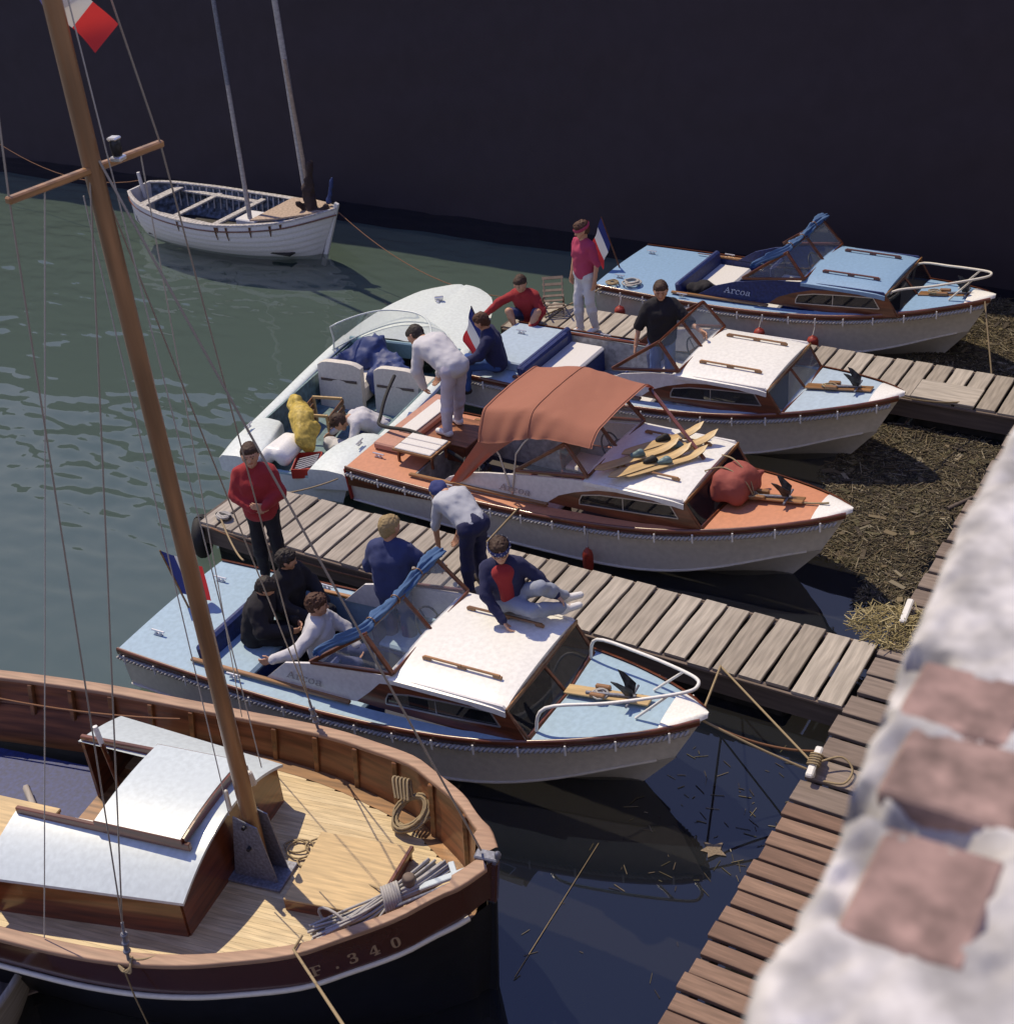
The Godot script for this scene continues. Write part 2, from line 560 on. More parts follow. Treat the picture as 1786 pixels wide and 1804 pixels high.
# ---------------------------------------------------------------- setting
func build_water():
	var mb := MB.new()
	var n1 := noise(21, 1.25, 2)
	var n2 := noise(22, 2.6, 2)
	var n3 := noise(23, .16, 3)
	var xs := []
	var x := -75.0
	while x < 0.0:
		xs.append(x)
		x += 3.0 if x < -33.0 else .35 if x < -27.5 else (.06 if x > -24.0 else .085) if x < -9.5 else .14
	var zs := []
	var z := -22.6
	while z < 30.0:
		zs.append(z)
		z += .06 if z < -7.0 else .085 if z < -3.5 else .5 if z < 2.0 else 4.0
	var rows := []
	for zz in zs:
		var row := PackedVector3Array()
		for xx in xs:
			# open basin on the left is ruffled; the berths are nearly still
			var open := clampf((-10.0 - xx) / 2.5, 0.0, 1.0) if zz > -13.0 else clampf((-12.5 - xx) / 2.0, 0.0, 1.0)
			var gust := clampf(.55 + n3.get_noise_2d(xx, zz) * 1.6, .12, 1.0)
			var calm := 1.0 - .62 * smoothstep(-11.5, -9.3, zz)
			var h: float = (.036 * n1.get_noise_2d(xx * .62 + zz * .12, zz * 1.7) + .014 * n2.get_noise_2d(xx * .8, zz * 2.2 - xx * .3)) * gust * calm
			row.append(Vector3(xx, h * (.05 + .95 * open), zz))
		rows.append(row)
	var s := mb.v.size()
	var n := xs.size()
	for row in rows:
		for p in row: mb.add(p)
	for i in rows.size() - 1:
		for j in n - 1:
			var a := s + i * n + j
			mb.t3(a, a + 1, a + 1 + n); mb.t3(a, a + 1 + n, a + n)
	var o := part("water", mb, M.water)
	o.set_meta("kind", "structure")
	o.set_meta("label", "green harbour water, ruffled in the open and still between the boats")
	# bed of the harbour so that the basin is closed below
	# bed colours are made up: pale green brightens open water, dark dims the berths
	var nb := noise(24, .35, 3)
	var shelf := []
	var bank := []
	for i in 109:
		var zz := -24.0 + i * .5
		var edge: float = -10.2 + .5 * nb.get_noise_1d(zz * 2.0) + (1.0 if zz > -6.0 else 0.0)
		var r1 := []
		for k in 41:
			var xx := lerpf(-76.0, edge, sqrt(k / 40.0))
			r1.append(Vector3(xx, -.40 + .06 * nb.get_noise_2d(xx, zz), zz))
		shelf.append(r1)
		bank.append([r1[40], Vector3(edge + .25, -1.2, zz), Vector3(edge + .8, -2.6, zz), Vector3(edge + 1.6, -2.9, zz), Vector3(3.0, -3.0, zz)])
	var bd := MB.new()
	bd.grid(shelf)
	part("pale_bed", bd, M.bed_pale).set_meta("kind", "structure")
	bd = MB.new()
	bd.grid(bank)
	part("harbour_bed", bd, M.bed_dark).set_meta("kind", "structure")

func build_walls():
	# tall quay on the far side, facing away from the sun
	var q := thing("quay_wall", "tall stone quay wall behind the boats, shade deepened in its colour", "wall", Vector3(-35, 0, -21.95))
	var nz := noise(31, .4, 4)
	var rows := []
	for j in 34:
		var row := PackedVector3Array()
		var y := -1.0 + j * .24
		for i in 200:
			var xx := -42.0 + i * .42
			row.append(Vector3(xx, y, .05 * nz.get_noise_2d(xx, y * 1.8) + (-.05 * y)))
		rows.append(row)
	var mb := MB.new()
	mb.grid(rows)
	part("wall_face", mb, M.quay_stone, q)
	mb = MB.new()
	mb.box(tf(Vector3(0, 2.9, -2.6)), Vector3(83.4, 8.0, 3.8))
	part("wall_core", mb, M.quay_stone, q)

func gap_noise(a: Array, x: float, z: float) -> float:
	var m := 0.0
	for k in a: m = maxf(m, 1.0 - Vector2((x - k[0]) / k[2], (z - k[1]) / k[3]).length())
	return m

func build_parapet():
	var w := thing("harbour_wall", "crumbling lime-washed brick wall top in the near foreground", "wall", Vector3(0, 8.55, 0))
	var nz := noise(41, 5.0, 5)
	var nf := noise(42, 28.0, 4)
	var ne := noise(43, 4.0, 4)
	# exposed bricks: x from, x to, z from, z to
	var bricks := [[-.300, -.175, -1.000, -.865, 0], [-.325, -.115, -1.155, -1.050, 1], [-.345, -.215, -1.262, -1.168, 0], [-.11, .09, -1.03, -.90, 2], [-.06, .14, -1.17, -1.06, 1], [-.2, 0.0, -1.30, -1.19, 2], [-.30, -.25, -.742, -.735, 1]]
	var holes := [[-.235, -1.022, .075, .026], [-.315, -1.032, .022, .030], [-.338, -1.155, .012, .018], [-.325, -1.275, .03, .02]]
	var rows := []
	var zz := .6
	while zz > -3.2:
		var row := PackedVector3Array()
		var ex := cv([[-3.2, -.385], [-1.8, -.376], [-1.55, -.374], [-1.38, -.361], [-1.24, -.347], [-1.09, -.335], [-.97, -.319], [-.88, -.314], [-.80, -.324], [-.73, -.314], [.6, -.30]], zz) + .007 * ne.get_noise_1d(zz * 2.5) + .004 * nf.get_noise_1d(zz)
		for i in 126:
			# from the face over the rounded edge to the back
			var t := float(i)
			var p: Vector3
			if i < 18:
				p = Vector3(ex + .012 * ne.get_noise_2d(zz * 3.0, t * .4), -.42 + i * .022, zz)
			elif i < 24:
				var a := (i - 18) / 6.0 * PI * .5
				p = Vector3(ex + .026 * (1.0 - cos(a)), -.026 + .026 * sin(a), zz)
			else:
				p = Vector3(ex + .028 + (i - 24) * .0088, 0, zz)
			var h := .0032 * nz.get_noise_2d(p.x, p.z) + .0022 * nf.get_noise_2d(p.x, p.z)
			if i >= 20:
				h += .0055
				for b in bricks:
					var dx := minf(p.x - b[0], b[1] - p.x)
					var dz := minf(p.z - b[2], b[3] - p.z)
					var d := minf(dx, dz) - .004 + .024 * nz.get_noise_2d(p.x * 2.3, p.z * 2.3) + .010 * nf.get_noise_2d(p.x, p.z)
					h -= .018 * smoothstep(-.010, .012, d)
				h -= .045 * smoothstep(.0, .5, gap_noise(holes, p.x, p.z) + .25 * nf.get_noise_2d(p.x * .6, p.z * .6))
			p.y += h
			row.append(p)
		rows.append(row)
		zz -= .0105
	var mb := MB.new()
	mb.grid(rows)
	part("lime_mortar", mb, M.lime, w)
	for b in bricks:
		var bm := MB.new()
		bm.box(Transform3D.IDENTITY, Vector3(b[1] - b[0] - .012, .07, b[3] - b[2] + .012), .004)
		part("brick", bm, M["brick%d" % b[4]], w, tf(Vector3((b[0] + b[1]) / 2 + .016, -.035 + .004, (b[2] + b[3]) / 2), .02 * sin(b[2] * 40), .03 * sin(b[2] * 60), .02 * cos(b[2] * 50)))
	mb = MB.new()
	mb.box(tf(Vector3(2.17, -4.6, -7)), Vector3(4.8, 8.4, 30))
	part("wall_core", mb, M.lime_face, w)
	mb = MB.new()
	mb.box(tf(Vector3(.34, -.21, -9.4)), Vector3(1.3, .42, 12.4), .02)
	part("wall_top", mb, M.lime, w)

func plank_mesh(l: float, w: float, h: float, seed: int) -> ArrayMesh:
	# a sawn board with slightly bowed, chipped edges, long along x
	var rng := RandomNumberGenerator.new()
	rng.seed = seed
	var mb := MB.new()
	var rows := []
	var n := 6
	for i in n + 1:
		var x := -l / 2 + l * i / n + (rng.randf_range(-.008, .008) if i == 0 or i == n else 0.0)
		var a := -w / 2 + rng.randf_range(0, .007)
		var b := w / 2 - rng.randf_range(0, .007)
		var y := rng.randf_range(-.002, .003)
		rows.append([Vector3(x, -h, a), Vector3(x, y - .005, a), Vector3(x, y, a + .006), Vector3(x, y, b - .006), Vector3(x, y - .005, b), Vector3(x, -h, b)])
	for j in 5:
		for i in n:
			mb.poly([rows[i][j], rows[i][j + 1], rows[i + 1][j + 1], rows[i + 1][j]])
	for i in [0, n]:
		mb.poly([rows[i][0], rows[i][1], rows[i][2], rows[i][3], rows[i][4], rows[i][5]])
	return mb.mesh()

func build_piers():
	var rng := RandomNumberGenerator.new()
	rng.seed = 5
	var pm := []
	for i in 5: pm.append(plank_mesh(1.06, .245, .035, 100 + i))
	for f in 2:
		var zc: float = [-11.08, -17.53][f]
		var x0: float = [-11.84, -11.28][f]
		var x1 := -3.56
		var p := thing("finger_pier", ["weathered grey plank finger pier between orange and near blue boat", "weathered grey plank finger pier beside the far blue-cabined boat"][f], "pier", Vector3(x0, 0, zc))
		var n: int = [30, 28][f]
		for i in n:
			if f == 1 and i >= 0 and absf(i - 24) < 1.1:   # a wide board patched over three planks
				var pb := part("plank", pm[i % 5], M["grey_plank%d" % (i % 4)], p, tf(Vector3(.14 + i * .28, .446, -.0), 0, PI / 2, 0))
				continue
			part("plank", pm[rng.randi() % 5], M["grey_plank%d" % (rng.randi() % 4)], p, tf(Vector3(.14 + i * .28, .45 + rng.randf_range(-.004, .004), rng.randf_range(-.022, .022)), rng.randf_range(-.008, .008), PI / 2 + rng.randf_range(-.018, .018), rng.randf_range(-.008, .008)))
		if f == 1:
			var pl := MB.new()
			pl.box(tf(Vector3.ZERO), Vector3(.84, .03, .52), .004)
			part("patch_board", pl, M.grey_plank0, p, tf(Vector3(.14 + 24 * .28, .468, .29), 0, .0, 0))
		var l := n * .28 + .02
		for s in [-1, 1]:
			var b := MB.new()
			b.box(tf(Vector3(l / 2, .27, s * .50)), Vector3(l, .28, .06), .008)
			part("side_beam", b, M.pier_beam, p)
			b = MB.new()
			b.box(tf(Vector3(l / 2, .40, s * .545)), Vector3(l, .035, .03), .006)
			part("rubbing_strip", b, M.pier_beam_top, p)
		for i in 5:
			var fl := MB.new()
			fl.box(tf(Vector3(.8 + i * 1.58, .06, 0)), Vector3(1.3, .42, .9), .03)
			part("float", fl, M.bilge, p)
		var en := MB.new()
		en.box(tf(Vector3(-.02, .28, 0)), Vector3(.06, .30, 1.02), .008)
		part("end_beam", en, M.pier_beam, p)
	# rubber bumper hung on the end of the near finger
	var ty := thing("rubber_bumper", "black rubber bumper on the end corner of near finger pier", "bumper", Vector3(-11.88, .18, -10.60))
	var m := MB.new()
	var ring := []
	for i in 25: ring.append(Vector3(0, .20 * cos(TAU * i / 24), .20 * sin(TAU * i / 24)))
	m.tube(ring, .085, 10, -1, false)
	part("tyre", m, M.rubber, ty, tf(Vector3.ZERO, 0, .5, 0))
	m = MB.new()
	m.tube([Vector3(0, .15, 0), Vector3(.08, .27, -.05)], .012)
	part("lashing", m, M.rope_tan, ty)
	# boardwalk along the wall
	var bw := thing("boardwalk", "brown plank boardwalk running along the foot of the wall", "walkway", Vector3(-3.41, 0, 0))
	var near := []
	var far := []
	for i in 4:
		near.append(plank_mesh(1.9, .168, .04, 200 + i))
		far.append(plank_mesh(1.9, .285, .04, 210 + i))
	var z := -3.0
	var k := 0
	while z > -21.5:
		var pitch := .196 if z > -8.95 else .335
		z -= pitch
		var mt: Material = M["brown_plank%d" % (rng.randi() % 4)] if z > -9.1 else M["dull_plank%d" % (rng.randi() % 4)]
		part("plank", near[k % 4] if pitch < .3 else far[k % 4], mt, bw, tf(Vector3(.95 + rng.randf_range(-.022, .022), .45 + rng.randf_range(-.005, .005), z + pitch / 2 + rng.randf_range(-.008, .008)), rng.randf_range(-.02, .02), rng.randf_range(-.010, .010), 0))
		k += 1
	for xx in [.06, .95, 1.8]:
		var b := MB.new()
		b.box(tf(Vector3(xx, .30, -12.2)), Vector3(.08, .2, 18.6), .006)
		part("stringer", b, M.pier_beam, bw)
	for i in 9:
		for xx in [.2, 1.7]:
			var b := MB.new()
			b.lathe([[0, -3.0], [.09, -3.0], [.09, .2], [0, .2]], tf(Vector3(xx, 0, -4.0 - i * 2.1)), 10)
			part("pile", b, M.pier_beam, bw)

func white_cleat(at: Vector3, turn: float, label: String) -> Node3D:
	var c := thing("mooring_cleat", label, "cleat", at, turn)
	var m := MB.new()
	m.box(tf(Vector3(0, .10, 0)), Vector3(.07, .05, .42), .014)
	part("crossbar", m, M.white_paint, c)
	for s in [-1, 1]:
		m = MB.new()
		m.box(tf(Vector3(0, .04, s * .08)), Vector3(.06, .08, .06), .008)
		part("foot", m, M.white_paint, c)
	return c

func build_weeds():
	# mat of reed litter caught in the corner by the boardwalk
	var mb := MB.new()
	var nz := noise(51, .9, 4)
	var inside := func(x: float, z: float) -> float:
		var d := 9.0
		if z > -17.0: d = minf(minf(x + 5.5, -3.42 - x), minf((-12.75 if x > -4.15 else -13.35) - z, z + 17.0))
		else: d = minf(minf(x + 5.6, -1.6 - x), minf(-18.05 - z, z + 21.6))
		return d + .35 * nz.get_noise_2d(x, z)
	var c := .07
	for i in 60:
		for j in 132:
			var x := -5.75 + i * c
			var z := -21.7 + j * c
			var ok := true
			for q in [[0, 0], [1, 0], [1, 1], [0, 1]]:
				if inside.call(x + q[0] * c, z + q[1] * c) < .12: ok = false
			if ok and (z < -18.05 or z > -17.02):
				var pts := []
				for q in [[0, 0], [1, 0], [1, 1], [0, 1]]:
					var px: float = x + q[0] * c
					var pz: float = z + q[1] * c
					pts.append(Vector3(px, .008 + .008 * nz.get_noise_2d(px * 6.0, pz * 6.0), pz))
				mb.poly(pts)
	var o := part("reed_mat", mb, M.weed)
	tag(o, "brown mat of rotting reeds floating against the boardwalk", "reed litter")
	o.set_meta("kind", "stuff")
	var rng := RandomNumberGenerator.new()
	rng.seed = 77
	var cols := [Color(.28, .22, .13), Color(.20, .15, .085), Color(.12, .09, .06), Color(.42, .36, .25), Color(.16, .14, .07), Color(.08, .06, .045), Color(.22, .18, .09)]
	var place := []
	var tint := []
	while place.size() < 30000:
		var x := rng.randf_range(-5.8, -1.7)
		var z := rng.randf_range(-21.6, -12.3)
		if z < -17.0 and z > -18.06: continue
		if z > -17.0 and x > -3.42: continue
		if inside.call(x, z) < .02 + .1 * rng.randf(): continue
		var l := rng.randf_range(.012, .06) if rng.randf() < .86 else rng.randf_range(.06, .30)
		var w := rng.randf_range(.004, .011)
		if rng.randf() < .010:
			l = rng.randf_range(.06, .22); w = rng.randf_range(.03, .07)
		var b := Basis.from_euler(Vector3(rng.randf_range(-.2, .2), rng.randf() * TAU, rng.randf_range(-.10, .10))).scaled_local(Vector3(l, minf(w, .012), w))
		place.append(Transform3D(b, Vector3(x, rng.randf_range(.012, .035), z)))
		var cc: Color = cols[rng.randi() % cols.size()]
		tint.append(cc * rng.randf_range(.3, .62))
	scatter("reed_stems", "tangle of straw-coloured reed stems on the floating mat", "reed stems", place, tint)
	# thin scatter on the still water nearer the camera and out in the basin
	place = []; tint = []
	while place.size() < 100:
		var x := rng.randf_range(-5.0, -3.45)
		var z := rng.randf_range(-10.3, -4.6)
		var dens := exp(-Vector2(x + 4.0, (z + 9.0) * 1.0).length_squared() * 1.2) + .08
		if rng.randf() > dens: continue
		var l := rng.randf_range(.02, .14)
		var b := Basis.from_euler(Vector3(0, rng.randf() * TAU, 0)).scaled_local(Vector3(l, .004, rng.randf_range(.003, .007)))
		place.append(Transform3D(b, Vector3(x, .006, z)))
		tint.append(cols[rng.randi() % cols.size()] * rng.randf_range(.35, .8))
	scatter("floating_straw", "loose straws floating on still water beside the boardwalk", "straw", place, tint)
	# bigger bits
	for d in [[-3.95, -8.62, .12, "brown dead leaf floating near the roped cleat", "dead_leaf"]]:
		var lf := MB.new()
		lf.slab(PackedVector2Array([Vector2(-.12, -.02), Vector2(-.05, -.05), Vector2(-.06, -.12), Vector2(.02, -.06), Vector2(.11, -.07), Vector2(.06, .01), Vector2(.09, .10), Vector2(.0, .06), Vector2(-.08, .08), Vector2(-.06, .02)]), tf(Vector3.ZERO, PI / 2, 0, 0), .005)
		var lo := part(d[4], lf, M.dry_leaf, null, tf(Vector3(d[0], .012, d[1]), 0, .7, 0))
		tag(lo, d[3], "leaf")
	# heap of hay on the corner of the boardwalk
	place = []; tint = []
	for i in 620:
		var a := rng.randf() * TAU
		var rr := sqrt(rng.randf())
		var x := -3.30 + cos(a) * rr * .55
		var z := -11.95 + sin(a) * rr * .38
		var h := .10 * (1.0 - rr * rr)
		var l := rng.randf_range(.08, .3)
		var b := Basis.from_euler(Vector3(rng.randf_range(-.4, .4), rng.randf() * TAU, rng.randf_range(-.45, .45))).scaled_local(Vector3(l, .006, rng.randf_range(.005, .010)))
		place.append(Transform3D(b, Vector3(x, .465 + h * rng.randf(), z)))
		tint.append([Color(.33, .27, .13), Color(.25, .20, .09), Color(.40, .34, .19), Color(.17, .14, .06)][rng.randi() % 4] * rng.randf_range(.7, 1.15))
	scatter("hay_heap", "heap of yellow hay where finger pier meets the boardwalk", "hay", place, tint)
	# a plank-like stick in the litter and a thin line standing in for a rope reflection
	var st := MB.new()
	st.tube([Vector3(-3.75, .03, -15.1), Vector3(-3.38, .05, -15.75)], .03, 7, .022)
	var so := part("driftwood", st, M.pier_beam)
	tag(so, "dark driftwood stick lying on the reed mat by the wall", "driftwood")
	st = MB.new()
	st.tube([Vector3(-4.93, .006, -8.23), Vector3(-4.83, .01, -6.55)], .0035, 6, .004)
	so = part("rope_reflection", st, M.rope_tan)
	tag(so, "thin pale line on dark water beside wooden bow, standing in for a rope reflection", "reflection")

func scatter(called: String, label: String, cat: String, place: Array, tint: Array):
	var bm := MB.new()
	bm.box(Transform3D.IDENTITY, Vector3.ONE)
	var mm := MultiMesh.new()
	mm.transform_format = MultiMesh.TRANSFORM_3D
	mm.use_colors = true
	mm.mesh = bm.mesh()
	mm.instance_count = place.size()
	for i in place.size():
		mm.set_instance_transform(i, place[i])
		mm.set_instance_color(i, tint[i])
	var o := MultiMeshInstance3D.new()
	o.name = numbered(self, called)
	o.multimesh = mm
	o.material_override = M.straw
	add_child(o)
	tag(o, label, cat)
	o.set_meta("kind", "stuff")

# ---------------------------------------------------------------- cabin boats
const HB := [[0, .90], [.12, .93], [.35, .96], [.55, .93], [.70, .84], [.82, .645], [.91, .41], [.965, .215], [1.0, .04]]
const SH := [[0, .62], [.3, .62], [.55, .68], [.75, .80], [1.0, 1.02]]
var LEN := 6.4

func sheer(t: float, side: float, out := 0.0, down := 0.0) -> Vector3:
	var e := .02
	var a := Vector3(LEN * (t - e), 0, cv(HB, t - e))
	var b := Vector3(LEN * (t + e), 0, cv(HB, t + e))
	var d := (b - a).normalized()
	var n := Vector3(-d.z, 0, d.x)
	return Vector3(LEN * t + n.x * out, cv(SH, t) - down, (cv(HB, t) + n.z * out) * side)

func tri_flag(parent: Node3D, foot: Vector3, top: Vector3, dir: Vector3, w: float, h: float, staff_mat: Material, spread := .55, droop := 1.05):
	# tricolour hanging limp from a raked staff: three bands, each a part
	var m := MB.new()
	m.tube([foot, top], .014, 6, .010)
	part("staff", m, staff_mat, parent)
	var down := (foot - top).normalized()
	for k in 3:
		var mb := MB.new()
		var rows := []
		for i in 7:
			var u := (k + i / 6.0) / 3.0
			var row := []
			for j in 9:
				var s := j / 8.0
				var p := top + down * (h * s * (1.0 - .15 * u)) + dir * (w * spread * u * (1.0 - .25 * s)) + Vector3.DOWN * (u * w * droop)
				p += dir.cross(Vector3.UP) * (.035 * sin(u * 9.0 + s * 2.5) * u)
				row.append(p)
			rows.append(row)
		mb.grid(rows)
		part("band", mb, [M.flag_blue, M.flag_white, M.flag_red][k], parent)

func anchor(parent: Node3D, at: Transform3D):
	var a := Node3D.new()
	a.name = numbered(parent, "anchor")
	parent.add_child(a)
	a.transform = at
	var m := MB.new()
	m.bar(Vector3(-.42, .03, 0), Vector3(.1, .03, 0), .03, .025, Vector3.UP, .004)
	part("shank", m, M.steel, a)
	m = MB.new()
	m.tube([Vector3(.06, .03, -.17), Vector3(.06, .03, .17)], .014)
	part("stock", m, M.steel, a)
	for s in [-1, 1]:
		m = MB.new()
		m.slab(PackedVector2Array([Vector2(0, 0), Vector2(.02, .10), Vector2(-.10, .20), Vector2(-.16, .22), Vector2(-.10, .09), Vector2(-.08, 0)]), tf(Vector3(.08, .05, s * .02 - .006), .35 * s, 0, 0), .012)
		part("fluke", m, M.iron, a)

func deck_cleat(parent: Node3D, at: Vector3, turn := 0.0):
	var m := MB.new()
	m.bar(Vector3(-.09, .045, 0), Vector3(.09, .045, 0), .022, .018, Vector3.UP, .005)
	for s in [-1, 1]: m.box(tf(Vector3(s * .03, .02, 0)), Vector3(.02, .045, .022))
	m.box(tf(Vector3(0, .004, 0)), Vector3(.10, .008, .035))
	part("deck_cleat", m, M.alu, parent, tf(at, 0, turn, 0))

func rope_coil(mb: MB, c: Vector3, r: float, turns: int, rope: float, rng: RandomNumberGenerator, flat := 1.0):
	for k in turns:
		var pts := []
		var rr := r * rng.randf_range(.55, 1.0)
		var off := Vector3(rng.randf_range(-.2, .2) * r, rng.randf_range(0, .012) + k * rope * .5, rng.randf_range(-.2, .2) * r)
		var e := rng.randf_range(.6, 1.0)
		var ph := rng.randf() * TAU
		for i in 15:
			var a := ph + TAU * i / 14.0
			pts.append(c + off + Vector3(cos(a) * rr, .006 * sin(a * 3.0), sin(a) * rr * e * flat))
		mb.tube(pts, rope, 5)

func script_text(parent: Node3D, words: String, size: float, m: Material, at: Transform3D, called := "lettering", slant := .28):
	var t := TextMesh.new()
	var f := SystemFont.new()
	f.font_names = PackedStringArray(["Droid Serif"])
	f.font_italic = true
	t.font = f
	t.text = words
	t.font_size = 64
	t.pixel_size = size / 64.0
	t.depth = .004
	t.curve_step = 2.0
	var o := MeshInstance3D.new()
	o.name = numbered(parent, called)
	o.mesh = t
	o.material_override = m
	parent.add_child(o)
	o.transform = at * Transform3D(Basis(Vector3(1.25, 0, 0), Vector3(slant, 1, 0), Vector3(0, 0, 1)), Vector3.ZERO)

# o: deck, roof, trim, panel, inner, backrest ... materials
func cabin_boat(label: String, at: Vector3, turn: float, o: Dictionary) -> Node3D:
	var b := thing("cabin_boat", label, "motor boat", at, turn, "cabin boats moored at the finger piers")
	var N := 40
	LEN = o.get("length", 6.4)
	var mb: MB
	# hull: topsides then bottom, both sides, and the transom
	mb = MB.new()
	for s in [-1.0, 1.0]:
		var up := []
		var lo := []
		for i in N + 1:
			var t := float(i) / N
			var bow := smoothstep(.55, 1.0, t)
			var hb := cv(HB, t)
			var sy := cv(SH, t)
			var cy := .10 + .34 * bow * bow
			var ch := hb * (.93 - .30 * bow)
			var cx := LEN * t - .30 * pow(t, 6.0)
			var ku := -.30 + .28 * pow(bow, 3.0)
			var kx := LEN * t - .66 * pow(t, 6.0)
			var row := []
			for j in 9:
				var u := j / 8.0
				var z := lerpf(hb, ch, u) - .05 * bow * sin(u * PI) * (1.0 if t < .98 else 0.0)
				row.append(Vector3(lerpf(LEN * t, cx, u), lerpf(sy, cy, u), s * maxf(z, .004)))
			up.append(row)
			var r2 := []
			for j in 5:
				var u := j / 4.0
				r2.append(Vector3(lerpf(cx, kx, u), lerpf(cy - .025, ku, u), s * maxf(lerpf(ch - .02, 0.0, u), .003)))
			lo.append(r2)
		mb.grid(up)
		mb.grid(lo)
		var link := []
		for i in N + 1: link.append([up[i][8], lo[i][0]])
		mb.grid(link)
	mb.poly([Vector3(0, .62, -.90), Vector3(0, .62, .90), Vector3(0, .10, .84), Vector3(0, -.30, 0), Vector3(0, .10, -.84)])
	var hull := part("hull", mb, o.get("hull", M.gelcoat), b)
	mb = MB.new()   # spray rail along the chine
	for s in [-1.0, 1.0]:
		var pts := []
		for i in 31:
			var t := i / 30.0 * .97
			var bow := smoothstep(.55, 1.0, t)
			pts.append(Vector3(LEN * t - .30 * pow(t, 6.0), .10 + .34 * bow * bow, s * (cv(HB, t) * (.93 - .30 * bow) + .006)))
		mb.tube(pts, .018, 5)
	part("spray_rail", mb, o.get("hull", M.gelcoat), hull)
	# deck
	mb = MB.new()
	var ci: float = o.get("coaming", .77)
	var x0: float = o.get("cockpit_start", .95)
	for s in [-1.0, 1.0]:
		var rows := []
		for i in 31:
			var x := lerpf(x0, 4.9, i / 30.0)
			var t := x / LEN
			var inner := minf(ci, cv(HB, t) - .10)
			var r := []
			for j in 4:
				var u := j / 3.0
				r.append(Vector3(x, cv(SH, t) + .012 * u, s * lerpf(cv(HB, t) + .012, inner, u)))
			rows.append(r)
		mb.grid(rows)
	for seg in [[0.0, x0], [4.9, LEN - .03]]:
		var rows := []
		for i in 15:
			var x: float = lerpf(seg[0], seg[1], i / 14.0)
			var t := x / LEN
			var r := []
			for j in 11:
				var u := -1.0 + j / 5.0
				r.append(Vector3(x, cv(SH, t) + .012 + .02 * (1.0 - u * u) - .012 * absf(u), u * (cv(HB, t) + .012)))
			rows.append(r)
		mb.grid(rows)
	part("deck", mb, o.deck, b)
	# wooden gunwale, rope fender and its straps
	for s in [-1.0, 1.0]:
		mb = MB.new()
		var rows := []
		for i in N + 1:
			var t := i / float(N) * .995
			rows.append([sheer(t, s, .004, -.022), sheer(t, s, .030, -.022), sheer(t, s, .034, .01), sheer(t, s, .030, .05), sheer(t, s, .0, .052)])
		mb.grid(rows)
		part("gunwale", mb, o.get("gunwale", M.mahogany), b)
		mb = MB.new()
		var pts := []
		for i in 46: pts.append(sheer(i / 45.0 * .985, s, .030, .092))
		twist(mb, pts, .030, .10)
		var rp := part("rope_fender", mb, M.rope_white, b)
		if not meshes.has("strap"):
			var sm := MB.new()
			sm.box(tf(Vector3(0, -.075, 0)), Vector3(.020, .12, .016), .004)
			meshes["strap"] = sm.mesh()
		for i in 15:
			var t := .02 + i * .067
			if s < 0 and o.get("hide_far", true) and i % 15 > 16: continue
			var p := sheer(t, s, .062, .0)
			var q := sheer(t + .01, s, .062, .0)
			part("strap", meshes["strap"], M.white_paint, b, tf(p, 0, -atan2(q.z - p.z, q.x - p.x), 0))
	# bow cap
	mb = MB.new()
	var rows := []
	for i in 8:
		var t := .945 + .06 * i / 7.0
		var r := []
		for j in 9:
			var u := -1.0 + j / 4.0
			var hw := cv(HB, minf(t, 1.0)) + .035
			r.append(Vector3(LEN * t, cv(SH, minf(t, 1.0)) + .048 - .05 * pow(absf(u), 3.0), u * hw * (1.0 if i < 7 else .3)))
		rows.append(r)
	mb.grid(rows)
	part("bow_cap", mb, M.white_paint, b)
	# cockpit well
	var fl: float = o.get("floor", .16)
	for s in [-1.0, 1.0]:
		mb = MB.new()
		mb.bar(Vector3(x0, (fl + .63) / 2, s * (ci + .0)), Vector3(3.55, (fl + .66) / 2, s * (ci - .005)), .02, .66 - fl)
		part("cockpit_side", mb, o.inner, b)
	mb = MB.new()
	mb.box(tf(Vector3(2.35, fl, 0)), Vector3(2.8, .03, 1.5))
	part("cockpit_floor", mb, o.get("floor_mat", o.inner), b)
	mb = MB.new()
	mb.box(tf(Vector3(x0 + .012, .39, 0)), Vector3(.02, .47, 1.52))
	part("aft_bulkhead", mb, o.inner, b)
	mb = MB.new()
	mb.box(tf(Vector3(4.55, .5, 0)), Vector3(.02, .7, .9))
	part("fore_bulkhead", mb, M.inner_dark, b)
	for s in [-1.0, 1.0]:
		mb = MB.new()
		mb.bar(Vector3(x0 - .02, .662, s * (ci + .012)), Vector3(2.95, .70, s * (ci + .012)), .05, .035, Vector3.UP, .006)
		part("coaming", mb, o.get("coaming_mat", M.teak), b)
	# cabin sides: white wing, then a mahogany panel with the window cut out of it
	var arc: Array = o.get("arc", [[2.94, .72], [3.10, .85], [3.32, .945], [3.63, 1.04]])
	var wing: Array = o.get("wing", [[1.4, .64], [1.52, .74], [1.79, .86], [2.1, .93], [2.73, 1.03], [3.29, 1.11]]) + [[3.73, 1.155], [4.70, 1.165], [4.73, 1.135], [4.09, 1.10]]
	for i in 4: wing.append(arc[3 - i])
	wing.append([arc[0][0] - .3, .685])
